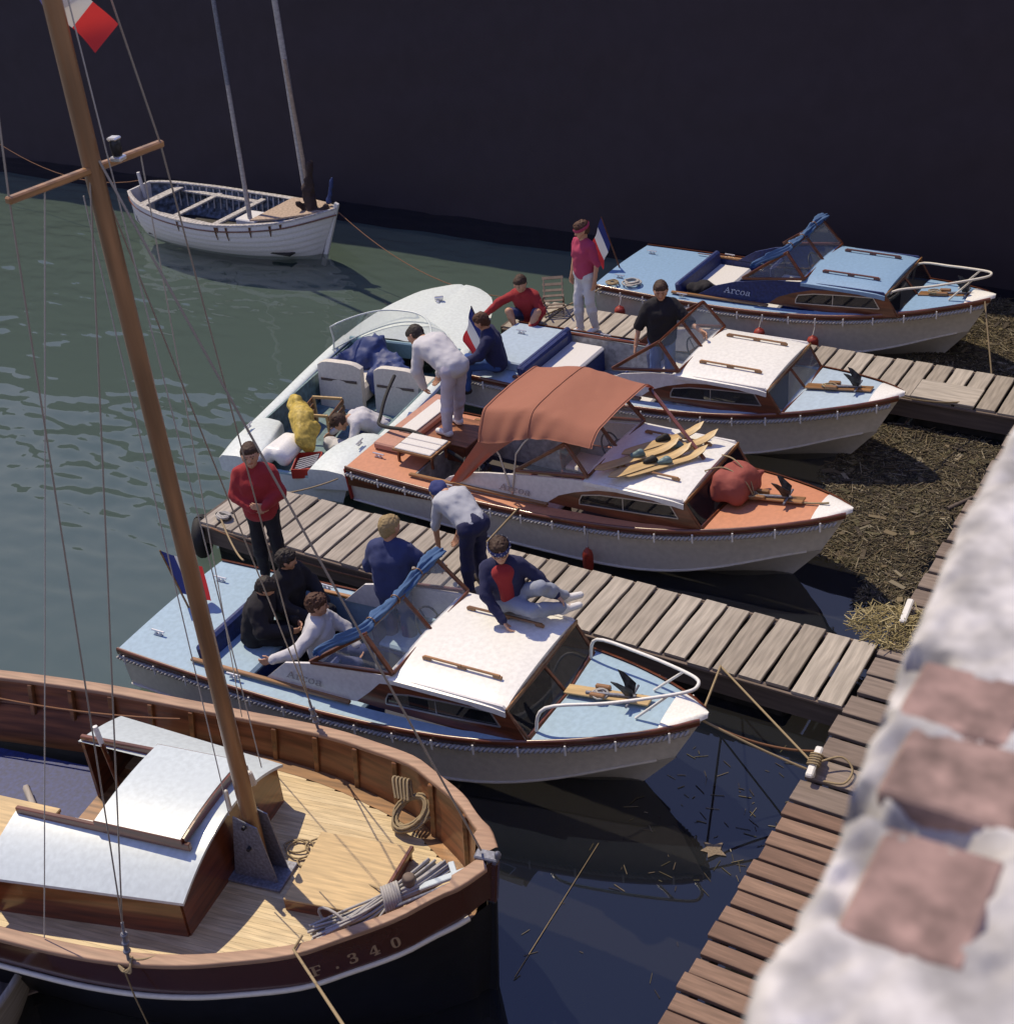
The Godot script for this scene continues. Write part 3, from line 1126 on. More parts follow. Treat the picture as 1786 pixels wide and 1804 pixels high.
	for s in [-1.0, 1.0]:
		var pl := PackedVector2Array()
		for p in wing: pl.append(Vector2(p[0], p[1]))
		mb = MB.new()
		mb.slab(pl, tf(Vector3(0, 0, s * ci - .014), s * -.03, 0, 0), .028)
		part("cabin_wing", mb, o.panel, b)
		mb = MB.new()
		var z: float = s * (ci + .0)
		var q := []
		for p in arc: q.append(Vector2(p[0], p[1]))
		q += [Vector2(4.09, 1.10), Vector2(4.73, 1.135), Vector2(4.92, .83), Vector2(4.3, .73)]
		var w := [Vector2(3.38, .80), Vector2(3.385, .86), Vector2(3.42, .93), Vector2(3.66, .985), Vector2(4.09, 1.03), Vector2(4.56, 1.065), Vector2(4.66, .915), Vector2(4.3, .875)]
		var tt := tf(Vector3(0, 0, z - .012), s * -.03, 0, 0)
		for k in 8:
			var a: Vector2 = q[k]
			var c: Vector2 = q[(k + 1) % 8]
			var d: Vector2 = w[(k + 1) % 8]
			var e: Vector2 = w[k]
			mb.slab(PackedVector2Array([a, c, d, e]), tt, .024)
		part("window_panel", mb, M.mahogany, b)
		mb = MB.new()
		mb.slab(PackedVector2Array(w), tf(Vector3(0, 0, z - .002), s * -.03, 0, 0), .004)
		var gl := part("side_window", mb, M.dark_glass, b)
		mb = MB.new()
		for k in 8:
			var a3 := tt * Vector3(w[k].x, w[k].y, .012 + s * .014)
			var b3 := tt * Vector3(w[(k + 1) % 8].x, w[(k + 1) % 8].y, .012 + s * .014)
			mb.bar(a3, b3, .012, .012)
		mb.bar(tt * Vector3(3.95, .84, .012), tt * Vector3(3.95, 1.02, .012), .010, .010)
		part("window_frame", mb, M.alu, gl)
		mb = MB.new()   # curtain behind
		mb.slab(PackedVector2Array([Vector2(3.62, .80), Vector2(3.62, 1.0), Vector2(3.84, 1.03), Vector2(3.84, .80)]), tf(Vector3(0, 0, z - s * .06)), .006)
		part("curtain", mb, o.get("curtain", M.cushion_white), gl)
	# roof
	mb = MB.new()
	rows = []
	for i in 11:
		var u := i / 10.0
		var x := lerpf(3.46, 4.73, u)
		var r := []
		for j in 13:
			var k := -1.0 + j / 6.0
			var edge := pow(absf(k), 10.0)
			r.append(Vector3(x, 1.175 + .045 * (1.0 - k * k) - .035 * edge - .022 * pow(u, 12.0), k * (.785 - .02 * u)))
		rows.append(r)
	mb.grid(rows)
	var und := []
	for r in rows:
		var q := []
		for p in r: q.append(p - Vector3(0, .065, 0) if absf(p.z) < .77 else p - Vector3(0, .05, 0))
		und.append(q)
	mb.grid(und)
	mb.grid([rows[10], und[10]]); mb.grid([rows[0], und[0]])
	var e0 := []; var e1 := []
	for i in 11:
		e0.append([rows[i][0], und[i][0]]); e1.append([rows[i][12], und[i][12]])
	mb.grid(e0); mb.grid(e1)
	var roof := part("cabin_roof", mb, o.roof, b)
	mb = MB.new()
	mb.bar(Vector3(4.742, 1.13, -.755), Vector3(4.742, 1.13, .755), .022, .045, Vector3.UP, .004)
	part("roof_trim", mb, o.get("trim", M.teak), roof)
	for s in [-1.0, 1.0]:
		mb = MB.new()
		for k in 2: mb.bar(Vector3(3.68 + k * .42, 1.243, s * .44), Vector3(4.10 + k * .42, 1.243, s * .44), .028, .022, Vector3.UP, .006)
		for k in 3: mb.box(tf(Vector3(3.71 + k * .39, 1.225, s * .44)), Vector3(.10, .032, .03), .006)
		part("grab_rail", mb, o.get("rail", M.teak), roof)
	# raked front windows
	var A := [Vector3(4.73, 1.115, -.735), Vector3(4.73, 1.115, .735)]
	var B := [Vector3(4.92, .825, -.715), Vector3(4.99, .84, .0), Vector3(4.92, .825, .715)]
	var tm := Vector3(4.75, 1.115, 0)
	for s in [0, 1]:
		var ta: Vector3 = A[0] if s == 0 else tm
		var tb: Vector3 = tm if s == 0 else A[1]
		mb = MB.new()
		mb.poly([ta, tb, B[s + 1], B[s]])
		part("front_window", mb, o.get("front_glass", M.dark_glass), b)
	mb = MB.new()
	for p in [[A[0], tm], [tm, A[1]], [B[0], B[1]], [B[1], B[2]], [A[0], B[0]], [A[1], B[2]], [tm, B[1]]]:
		var bottom: bool = p[0] == B[0] or p[0] == B[1]
		mb.bar(p[0], p[1], .05 if bottom else .034, .045 if bottom else .03, Vector3(.8, .6, 0), .006)
	part("front_window_frame", mb, M.mahogany, b)
	# windscreen leaning aft over the cockpit
	var wb := [Vector3(3.50, 1.19, -.74), Vector3(3.50, 1.19, .74)]
	var wt := [Vector3(3.20, 1.54, -.69), Vector3(3.20, 1.54, .69)]
	var wa := [Vector3(2.52, 1.06, -.755), Vector3(2.52, 1.06, .755)]
	mb = MB.new()
	mb.poly([wb[0], wb[1], wt[1], wt[0]])
	var ws := part("windscreen", mb, M.glass, b)
	mb = MB.new()
	for p in [[wb[0], wb[1]], [wt[0], wt[1]], [(wb[0] + wb[1]) / 2, (wt[0] + wt[1]) / 2]]:
		mb.bar(p[0], p[1], .032, .045, Vector3(.76, .65, 0), .006)
	for s in 2:
		mb.bar(wb[s], wt[s], .045, .035, Vector3(.7, .7, 0), .006)
		mb.bar(wa[s], wt[s], .035, .045, Vector3.UP, .006)
		mb.bar(wa[s], wb[s], .035, .040, Vector3.UP, .006)
	part("windscreen_frame", mb, o.get("screen_mat", M.mahogany), ws)
	for s in 2:
		mb = MB.new()
		mb.poly([wb[s], wt[s], wa[s]])
		part("side_screen", mb, M.glass, ws)
	# dashboard and wheel
	mb = MB.new()
	mb.box(tf(Vector3(3.44, 1.05, 0), 0, 0, -.3), Vector3(.16, .05, 1.44), .01)
	part("dashboard", mb, o.get("dash", M.white_paint), b)
	mb = MB.new()
	var ring := []
	for i in 25: ring.append(Vector3(0, .17 * cos(TAU * i / 24), .17 * sin(TAU * i / 24)))
	mb.tube(ring, .012, 5, -1, false)
	for i in 3: mb.tube([Vector3.ZERO, Vector3(0, .17 * cos(TAU * i / 3), .17 * sin(TAU * i / 3))], .008, 4)
	part("steering_wheel", mb, M.iron, b, tf(Vector3(3.22, .98, -.35), 0, 0, .5))
	# stem plank and ground tackle on the foredeck
	mb = MB.new()
	mb.bar(Vector3(4.98, .905, 0), Vector3(5.86, 1.02, 0), .14, .022, Vector3.UP, .005)
	part("king_plank", mb, o.get("king", M.teak), b)
	anchor(b, tf(Vector3(5.62, .99, .01), 0, .06, .15))
	for s in [-1, 1]:
		mb = MB.new()
		mb.box(tf(Vector3(5.34, .98, s * .07), 0, 0, .12), Vector3(.16, .05, .05), .01)
		part("anchor_chock", mb, M.teak, b)
	deck_cleat(b, Vector3(.28, .645, .55), 0); deck_cleat(b, Vector3(.28, .645, -.55), 0)
	deck_cleat(b, Vector3(1.55, .65, .86), .03); deck_cleat(b, Vector3(1.55, .65, -.86), -.03)
	if o.get("letter") != null:
		for s in [1.0, -1.0]:
			script_text(b, "Arcoa", .125, o.letter, tf(Vector3(o.get("letter_x", 2.42), o.get("letter_y", .84), s * (ci + .022 - .012)), s * -.03, 0 if s > 0 else PI, 0))
	if o.get("pulpit", false): pulpit(b, o.get("pulpit_mat", M.white_paint))
	if o.has("roll"): canopy_roll(b, o.roll)
	if o.get("bench", true):
		mb = MB.new()
		mb.box(tf(Vector3(x0 + .33, .34, 0)), Vector3(.62, .34, 1.46), .02)
		part("stern_bench", mb, o.get("bench_mat", o.inner), b)
		mb = MB.new()
		mb.box(tf(Vector3(x0 + .36, .545, 0)), Vector3(.6, .08, 1.42), .03)
		part("bench_cushion", mb, o.cushion, b)
		mb = MB.new()
		mb.box(tf(Vector3(x0 + .06, .67, 0), 0, 0, .12), Vector3(.10, .26, 1.46), .03)
		part("backrest", mb, o.backrest, b)
	for s in [-1.0, 1.0]:
		mb = MB.new()
		mb.box(tf(Vector3(2.75, .33, s * .52)), Vector3(.5, .34, .44), .02)
		mb.box(tf(Vector3(2.53, .66, s * .52), 0, 0, .08), Vector3(.08, .34, .44), .03)
		var st := part("helm_seat", mb, o.get("bench_mat", o.inner), b)
		mb = MB.new()
		mb.box(tf(Vector3(2.78, .53, s * .52)), Vector3(.46, .07, .42), .025)
		part("cushion", mb, o.cushion, st)
	return b

func pulpit(b: Node3D, m: Material):
	var mb := MB.new()
	var pts := []
	for p in [[4.95, .84, .60], [5.05, 1.12, .565], [5.6, 1.22, .40], [6.05, 1.30, .22], [6.28, 1.34, .10], [6.33, 1.345, 0], [6.28, 1.34, -.10], [6.05, 1.30, -.22], [5.6, 1.22, -.40], [5.05, 1.12, -.565], [4.95, .84, -.60]]: pts.append(Vector3(p[0] * LEN / 6.4, p[1], p[2]))
	mb.tube(smooth_path(pts, 5), .017, 8)
	for s in [-1, 1]: mb.tube([Vector3(5.80 * LEN / 6.4, .97, s * .22), Vector3(6.12 * LEN / 6.4, 1.31, s * .19)], .014, 7)
	part("pulpit_rail", mb, m, b)

func canopy_roll(b: Node3D, m: Material):
	# folded canvas lashed along the top of the windscreen
	var nz := noise(61, 7.0, 3)
	var rows := []
	for i in 121:
		var u := i / 120.0
		var z := lerpf(-.80, .98, u)
		var c := Vector3(3.18 - .42 * smoothstep(.78, 1.0, u), 1.575 - .22 * smoothstep(.75, 1.0, u) + .02 * sin(u * 9.0), z * (1.0 - .05 * smoothstep(.8, 1., u)))
		var tie := 1.0 - .35 * exp(-pow((u - .25) * 30.0, 2)) - .35 * exp(-pow((u - .5) * 30.0, 2)) - .35 * exp(-pow((u - .75) * 30.0, 2))
		var row := []
		for k in 28:
			var a := TAU * k / 28.0
			var r := (.055 + .016 * sin(a * 3.0 + u * 9.0) + .010 * sin(a * 7.0 - u * 14.0)) * tie * (.7 if u > .9 else 1.0) * (1.0 + .42 * nz.get_noise_3d(cos(a) * .25, sin(a) * .25, u * 1.1))
			row.append(c + Vector3(cos(a) * r, sin(a) * r * .9, 0))
		rows.append(row)
	var mb := MB.new()
	mb.grid(rows, true)
	var cr := part("rolled_canopy", mb, m, b)
	for u in [.25, .5, .75]:
		mb = MB.new()
		var c := Vector3(3.18, 1.575 + .02 * sin(u * 9.0), lerpf(-.80, .98, u))
		var ring := []
		for k in 13: ring.append(c + Vector3(cos(TAU * k / 12), sin(TAU * k / 12), 0) * .05)
		mb.tube(ring, .008, 4, -1, false)
		part("canopy_tie", mb, M.teak, cr)

func fender(called: String, label: String, at: Vector3, r: float, l: float, line_top: Vector3):
	var f := thing(called, label, "fender", at)
	var mb := MB.new()
	mb.lathe([[0, l / 2], [.018, l / 2], [.025, l * .42], [r * .8, l * .36], [r, l * .22], [r, -l * .22], [r * .8, -l * .40], [0, -l / 2]], Transform3D.IDENTITY, 14)
	part("bumper_body", mb, M.fender_red, f)
	mb = MB.new()
	mb.tube([Vector3(0, l / 2, 0), line_top - at], .008, 5)
	part("lanyard", mb, M.rope_white, f)

func build_cabin_boats():
	var rng := RandomNumberGenerator.new()
	rng.seed = 12
	var mb: MB
	# near boat: blue deck, white roof, people aboard
	var B := cabin_boat("blue-decked cabin boat with white roof, bow rail and many people aboard", Vector3(-10.68, 0, -8.86), .055, {"wing": [[1.87, .655], [2.18, .95], [2.56, 1.05], [3.03, 1.10]], "arc": [[3.02, .72], [3.2, .89], [3.33, 1.03], [3.63, 1.08]], "deck": M.deck_blue, "roof": M.roof_white, "panel": M.side_white, "inner": M.deck_blue, "floor_mat": M.navy_dark, "cushion": M.deck_blue, "backrest": M.navy, "letter": M.lettering, "pulpit": true, "roll": M.canvas_blue, "bench_mat": M.navy, "rail": M.teak, "king": M.pine})
	# orange boat with canopy
	var C := cabin_boat("orange-decked cabin boat with raised orange canvas canopy", Vector3(-10.70, 0, -13.08), 0.0, {"deck": M.deck_orange, "roof": M.roof_white, "panel": M.side_white, "inner": M.inner_grey, "floor_mat": M.inner_dark, "cushion": M.cushion_white, "backrest": M.mahogany, "letter": M.lettering, "bench": false, "dash": M.red_paint, "curtain": M.red_cloth, "letter_x": 2.5, "letter_y": .80, "bench_mat": M.mahogany})
	# white-roofed boat without canopy
	var D := cabin_boat("pale-blue-decked cabin boat with white roof and open grey cockpit", Vector3(-10.90, 0, -15.96), 0.0, {"length": 6.25, "deck": M.deck_pale_blue, "roof": M.roof_white, "panel": M.side_white, "inner": M.inner_grey, "cushion": M.cushion_white, "backrest": M.navy, "bench_mat": M.navy, "front_glass": M.glass, "coaming_mat": M.mahogany,
		"wing": [[2.25, .675], [2.40, .86], [2.65, 1.0], [3.1, 1.09]]})
	var E := cabin_boat("far cabin boat with blue roof, navy cockpit and bow rail", Vector3(-10.47, 0, -19.48), -.03, {"length": 6.05, "deck": M.deck_far_blue, "roof": M.deck_far_blue, "panel": M.navy, "inner": M.navy, "cushion": M.cushion_white, "backrest": M.navy, "letter": M.lettering_pale, "pulpit": true, "pulpit_mat": M.seat_cream, "roll": M.canvas_blue, "rail": M.mahogany, "bench_mat": M.navy, "cockpit_start": 1.35, "letter_x": 2.45, "wing": [[1.75, .665], [2.05, .86], [2.4, .98], [3.0, 1.09]]})
	# coamings that stand proud on the far side of D and E
	for bt in [D, E]:
		mb = MB.new()
		mb.slab(PackedVector2Array([Vector2(1.0, .66), Vector2(2.1, .68), Vector2(2.3, .86), Vector2(2.55, .96), Vector2(3.0, 1.04), Vector2(3.2, 1.0), Vector2(3.2, .66)]), tf(Vector3(0, 0, -.815)), .03)
		part("far_coaming", mb, M.mahogany, bt)
	# ---- what lies about on each boat
	# B: coiled line and loose ends forward
	mb = MB.new()
	rope_coil(mb, Vector3(5.35, .965, .02), .09, 4, .010, rng)
	part("mooring_coil", mb, M.rope_white, B)
	var fb := thing("stern_flag", "limp tricolour on a short staff at near blue boat's stern", "flag", Vector3(-10.40, .63, -8.85))
	tri_flag(fb, Vector3.ZERO, Vector3(-.22, .74, .02), Vector3(.83, 0, -.56), .56, .56, M.teak, .75, .45)
	fb = thing("stern_flag", "tricolour hanging from a staff at the white-roofed boat's stern", "flag", Vector3(-10.66, .63, -15.75))
	tri_flag(fb, Vector3.ZERO, Vector3(-.30, .72, .0), Vector3(-.1, 0, .9).normalized(), .44, .42, M.pier_beam)
	fb = thing("stern_flag", "tricolour on raked wooden staff at the far blue boat's stern", "flag", Vector3(-10.40, .63, -19.30))
	tri_flag(fb, Vector3.ZERO, Vector3(-.30, .85, .0), Vector3(-.35, 0, .8).normalized(), .44, .46, M.mahogany)
	# E: white seat, rope coil on the stern deck
	var rc := thing("rope_coil", "white coil of rope on the far blue boat's stern deck", "rope", Vector3(-9.9, .66, -18.75))
	mb = MB.new()
	rope_coil(mb, Vector3.ZERO, .15, 6, .013, rng)
	part("coil", mb, M.rope_white, rc)
	rc = thing("rope_coil", "tan heap of line by the stern cleat of far blue boat", "rope", Vector3(-10.2, .66, -18.65))
	mb = MB.new()
	rope_coil(mb, Vector3.ZERO, .11, 5, .011, rng)
	part("coil", mb, M.rope_tan, rc)
	var bag := thing("black_bag", "crumpled black bag on the far boat's seat", "bag", Vector3(-8.75, .58, -18.9))
	mb = MB.new()
	mb.blob([[Vector3(-.15, .08, 0), Vector3(.15, .10, .05), .11, .13], [Vector3(0, .16, 0), Vector3(.12, .2, .1), .08, .06]], .02, .06, .03, noise(63, 6.0, 2))
	part("bag_body", mb, M.black_cloth, bag)
	# fenders between the far boats and at C
	fender("round_fender", "red fender hanging at the far blue boat's stern quarter", Vector3(-9.92, .30, -18.34), .085, .30, Vector3(-9.92, .56, -18.42))
	fender("round_fender", "red fender hanging amidships on far blue boat, behind a windscreen", Vector3(-7.55, .32, -18.30), .085, .30, Vector3(-7.55, .58, -18.38))
	fender("round_fender", "red fender hanging beneath the far blue boat's cabin window", Vector3(-6.72, .32, -18.32), .085, .30, Vector3(-6.72, .6, -18.42))
	fender("long_fender", "long red fender hanging on the orange boat's side", Vector3(-7.10, .22, -12.06), .065, .36, Vector3(-7.10, .62, -12.10))
	# bow tackle
	for bt in [[C, 5.25], [D, 5.3], [E, 5.2]]:
		mb = MB.new()
		rope_coil(mb, Vector3(bt[1], .955, .03), .10, 5, .011, rng, .7)
		part("mooring_coil", mb, M.rope_tan, bt[0])
	build_orange_boat(C)
	build_d(D)

func build_d(D: Node3D):
	var mb := MB.new()
	mb.box(tf(Vector3(.62, .70, .28)), Vector3(.75, .14, .62), .02)
	part("engine_lid", mb, M.deck_pale_blue, D)
	mb = MB.new()
	mb.box(tf(Vector3(1.02, .60, .1), 0, 0, -.25), Vector3(.10, .42, 1.3), .03)
	part("seat_back", mb, M.navy, D)

func build_orange_boat(C: Node3D):
	var mb := MB.new()
	# stern: wide orange apron with a white hatch, engine well open behind it
	mb.box(tf(Vector3(.30, .70, -.35), 0, 0, 0), Vector3(.42, .10, 1.5), .02)
	part("stern_locker", mb, M.dusty_orange, C)
	mb = MB.new()
	mb.box(tf(Vector3(.36, .762, -.45)), Vector3(.24, .02, .95), .006)
	part("locker_lid", mb, M.cushion_white, C)
	mb = MB.new()
	for s in [-1, 1]:
		mb.box(tf(Vector3(.85 + s * .26, .72, .52)), Vector3(.035, .18, .03), .004)
		mb.box(tf(Vector3(.85 + s * .26, .72, .20)), Vector3(.035, .18, .03), .004)
	part("hatch_legs", mb, M.mahogany, C)
	mb = MB.new()
	mb.box(tf(Vector3(.85, .83, .36)), Vector3(.62, .035, .46), .006)
	var hl := part("raised_hatch", mb, M.teak, C)
	mb = MB.new()
	for k in 3: mb.box(tf(Vector3(.85, .855, .215 + k * .145)), Vector3(.56, .022, .132), .008)
	part("hatch_pad", mb, M.cushion_white, hl)
	mb = MB.new()   # box the man in white stands on
	mb.box(tf(Vector3(.98, .58, -.30)), Vector3(.56, .25, .60), .012)
	part("engine_box", mb, M.mahogany, C)
	mb = MB.new()
	mb.box(tf(Vector3(1.0, .735, -.30), 0, 0, .0), Vector3(.66, .03, .68), .008)
	part("engine_box_lid", mb, M.box_lid, C)
	mb = MB.new()
	mb.box(tf(Vector3(1.50, .42, .15)), Vector3(.34, .30, .32), .03)
	for k in 4: mb.tube([Vector3(1.38 + k * .08, .56, .04), Vector3(1.36 + k * .08, .66, .15), Vector3(1.40 + k * .08, .56, .28)], .014, 5)
	mb.lathe([[0, 0], [.07, 0], [.07, .06], [0, .06]], tf(Vector3(1.5, .57, .15)), 12)
	part("engine", mb, M.iron, C)
	# mahogany band under the rope along the stern quarters
	for sd in [-1.0, 1.0]:
		mb = MB.new()
		var rb := []
		for i in 15:
			var t := i / 14.0 * .30
			rb.append([sheer(t, sd, .010, .11), sheer(t, sd, .008, .11 + .16 * (1.0 - t / .30))])
		mb.grid(rb)
		part("quarter_band", mb, M.mahogany, C)
		mb = MB.new()
		mb.bar(Vector3(-.012, .60, sd * .90), Vector3(-.012, .12, sd * .85), .07, .03, Vector3.RIGHT, .006)
		part("transom_post", mb, M.red_paint, C)
	# canopy on two hoops
	var nz := noise(71, 3.0, 3)
	var rows := []
	for i in 61:
		var u := i / 60.0
		# from low at the aft drop to the front edge on the windscreen
		var row := []
		for j in 41:
			var w := -1.0 + j / 20.0
			var x: float = lerpf(2.05, 3.62, u)
			var top := 1.77 + .12 * smoothstep(0.0, .45, u) - .10 * smoothstep(.45, 1.0, u)
			var aw := absf(w)
			var crown := top - .05 * aw * aw
			# sides: fall steeply past 0.8
			var side := smoothstep(.80, 1.0, aw)
			var z := w * .78 / .9 if aw < .9 else signf(w) * (.78 + .03 * (aw - .9) * 10.0)
			var drop := pow(smoothstep(.66, 1.0, aw), 1.3) * lerpf(.34, .12, smoothstep(.15, .95, u))
			var p := Vector3(x, crown - drop, z)
			# folds radiating from the hoop ends
			var f := exp(-pow((u - .42) * 4.0, 2)) * smoothstep(.35, .95, aw)
			p.y -= .016 * f * (sin(u * 44.0 + aw * 9.0) * .6 + .4) * (1.0 - smoothstep(.9, 1.0, aw) * .6)
			p.z += signf(w) * .020 * f * sin(u * 40.0 + aw * 11.0) * (1.0 - smoothstep(.9, 1.0, aw) * .5)
			p.y += .006 * nz.get_noise_2d(x, p.z) - .014 * sin(u * PI * 2.0) * sin(u * PI * 2.0) * (1.0 - aw)
			row.append(p)
		rows.append(row)
	mb = MB.new()
	mb.grid(rows)
	# aft curtain gathered down at the quarters
	for s in [-1, 1]:
		var cr := []
		for i in 13:
			var u := i / 12.0
			var row := []
			for j in 9:
				var t := j / 8.0
				var a: Vector3 = rows[int(u * 20)][40 if s > 0 else 0]
				var lowx := 1.56 + u * .50
				var p := a.lerp(Vector3(lowx, lerpf(.70, 1.10, u * u), s * .80), t)
				p.z += s * .02 * sin(u * 14.0 + t * 3.0) * t
				row.append(p)
			cr.append(row)
		mb.grid(cr)
	var can := part("canopy", mb, M.canvas_orange, C)
	for iu in [1, 27, 59]:
		mb = MB.new()
		var seam := []
		for p in rows[iu]: seam.append(p + Vector3(0, .004, 0))
		mb.tube(seam, .007, 5)
		part("seam", mb, M.canvas_orange, can)
	mb = MB.new()
	for h in [[2.75, 1.855], [2.05, 1.72]]:
		var pts := []
		for j in 21:
			var a := PI * j / 20.0
			var w := cos(a)
			pts.append(Vector3(lerpf(2.45, h[0], minf(1.0, sin(a) * 2.2)), lerpf(.72, h[1] - .03, pow(sin(a), .35)), w * .77))
		mb.tube(pts, .012, 6)
	part("canopy_hoop", mb, M.alu, can)
	# bag lashed on the foredeck
	var bg := thing("red_bag", "big red canvas bag lashed on the orange boat's foredeck", "bag", C.transform * Vector3(5.04, .88, .02))
	mb = MB.new()
	mb.blob([[Vector3(-.12, .13, .15), Vector3(-.06, .13, -.17), .13, .12], [Vector3(.08, .12, .15), Vector3(.12, .12, -.16), .12, .11], [Vector3(-.10, .27, .12), Vector3(-.05, .28, -.16), .12, .11], [Vector3(.05, .24, .12), Vector3(.08, .25, -.14), .12, .11], [Vector3(.08, .18, -.2), Vector3(.18, .20, -.34), .09, .03]], .018, .10, .022, noise(73, 4.0, 3))
	part("bag_body", mb, M.red_cloth, bg)
	mb = MB.new()
	mb.tube(smooth_path([Vector3(-.34, .33, .1), Vector3(-.12, .40, .06), Vector3(.14, .30, .08), Vector3(.26, .05, .04)], 5), .009, 5)
	mb.tube(smooth_path([Vector3(-.30, .34, -.3), Vector3(-.05, .43, -.1), Vector3(.16, .28, -.02), Vector3(.26, .05, .04)], 5), .009, 5)
	part("lashing", mb, M.rope_tan, bg)
	# wooden strut leaning from canopy corner onto the roof
	var sp := thing("wooden_strut", "brown wooden strut leaning from canopy corner to orange boat's roof", "strut", Vector3.ZERO)
	mb = MB.new()
	mb.bar(C.transform * Vector3(3.58, 1.65, -.75), C.transform * Vector3(4.60, 1.235, -.09), .045, .03, Vector3.UP, .006)
	part("strut_bar", mb, M.mahogany, sp)
	# water skis piled on the roof
	var skis := [[3.92, .30, .18, -.62, 1.30, 0.0], [4.10, .34, .05, -.58, 1.275, .4], [4.25, .26, .2, -.66, 1.26, .1], [4.02, -.22, .25, -.60, 1.29, .2], [4.22, -.15, .3, -.64, 1.27, .3]]
	for i in skis.size():
		var k: Array = skis[i]
		var sk := thing("water_ski", ["pale wooden water ski on the pile, tip over roof edge", "wooden water ski in the middle of the pile on roof", "long wooden water ski at the bow side of the pile", "wooden water ski on far side of the roof pile", "wooden water ski pointing towards the far roof corner"][i], "water ski", C.transform * Vector3(k[0], k[4], k[1] * .9), PI / 2 + k[3], "water skis piled on the orange boat's roof")
		var rr := []
		for j in 15:
			var t := j / 14.0
			var x := (t - .5) * 1.12
			var hw := .075 * sqrt(maxf(.0, 1.0 - pow(absf(t * 2.0 - 1.0), 8.0))) * (1.0 - .25 * t) + .004
			var y := .10 * pow(maxf(0.0, t - .72) / .28, 2.0)
			rr.append([Vector3(x, y - .007, -hw), Vector3(x, y + .007, -hw), Vector3(x, y + .007, hw), Vector3(x, y - .007, hw)])
		mb = MB.new()
		mb.grid(rr, true)
		part("blade", mb, M.pine, sk)
		mb = MB.new()
		mb.blob([[Vector3(-.05, .02, -.03), Vector3(.03, .05, .0), .035, .04], [Vector3(.03, .05, 0), Vector3(.07, .03, .03), .035, .02]], .016, .03, .01, noise(75 + i, 9.0, 2))
		part("binding", mb, M.rubber if i % 2 else M.teal_inner, sk)

# ---------------------------------------------------------------- wooden sailing boat in the foreground
const AH := [[0, .05], [.15, .28], [.35, .48], [.53, .67], [.91, .94], [1.19, 1.12], [1.71, 1.29], [2.05, 1.38], [2.5, 1.45], [3.1, 1.49], [3.8, 1.50], [4.8, 1.50], [6.2, 1.40], [7.2, 1.22]]

func a_top(s: float) -> float:
	return 1.12 + .40 * pow(maxf(0.0, 1.0 - s / 3.2), 1.6)

func a_pt(s: float, side: float, inset: float, y: float) -> Vector3:
	return Vector3(-s - (inset * .8 if s < .25 else 0.0), y, side * maxf(cv(AH, s) - inset, .01))

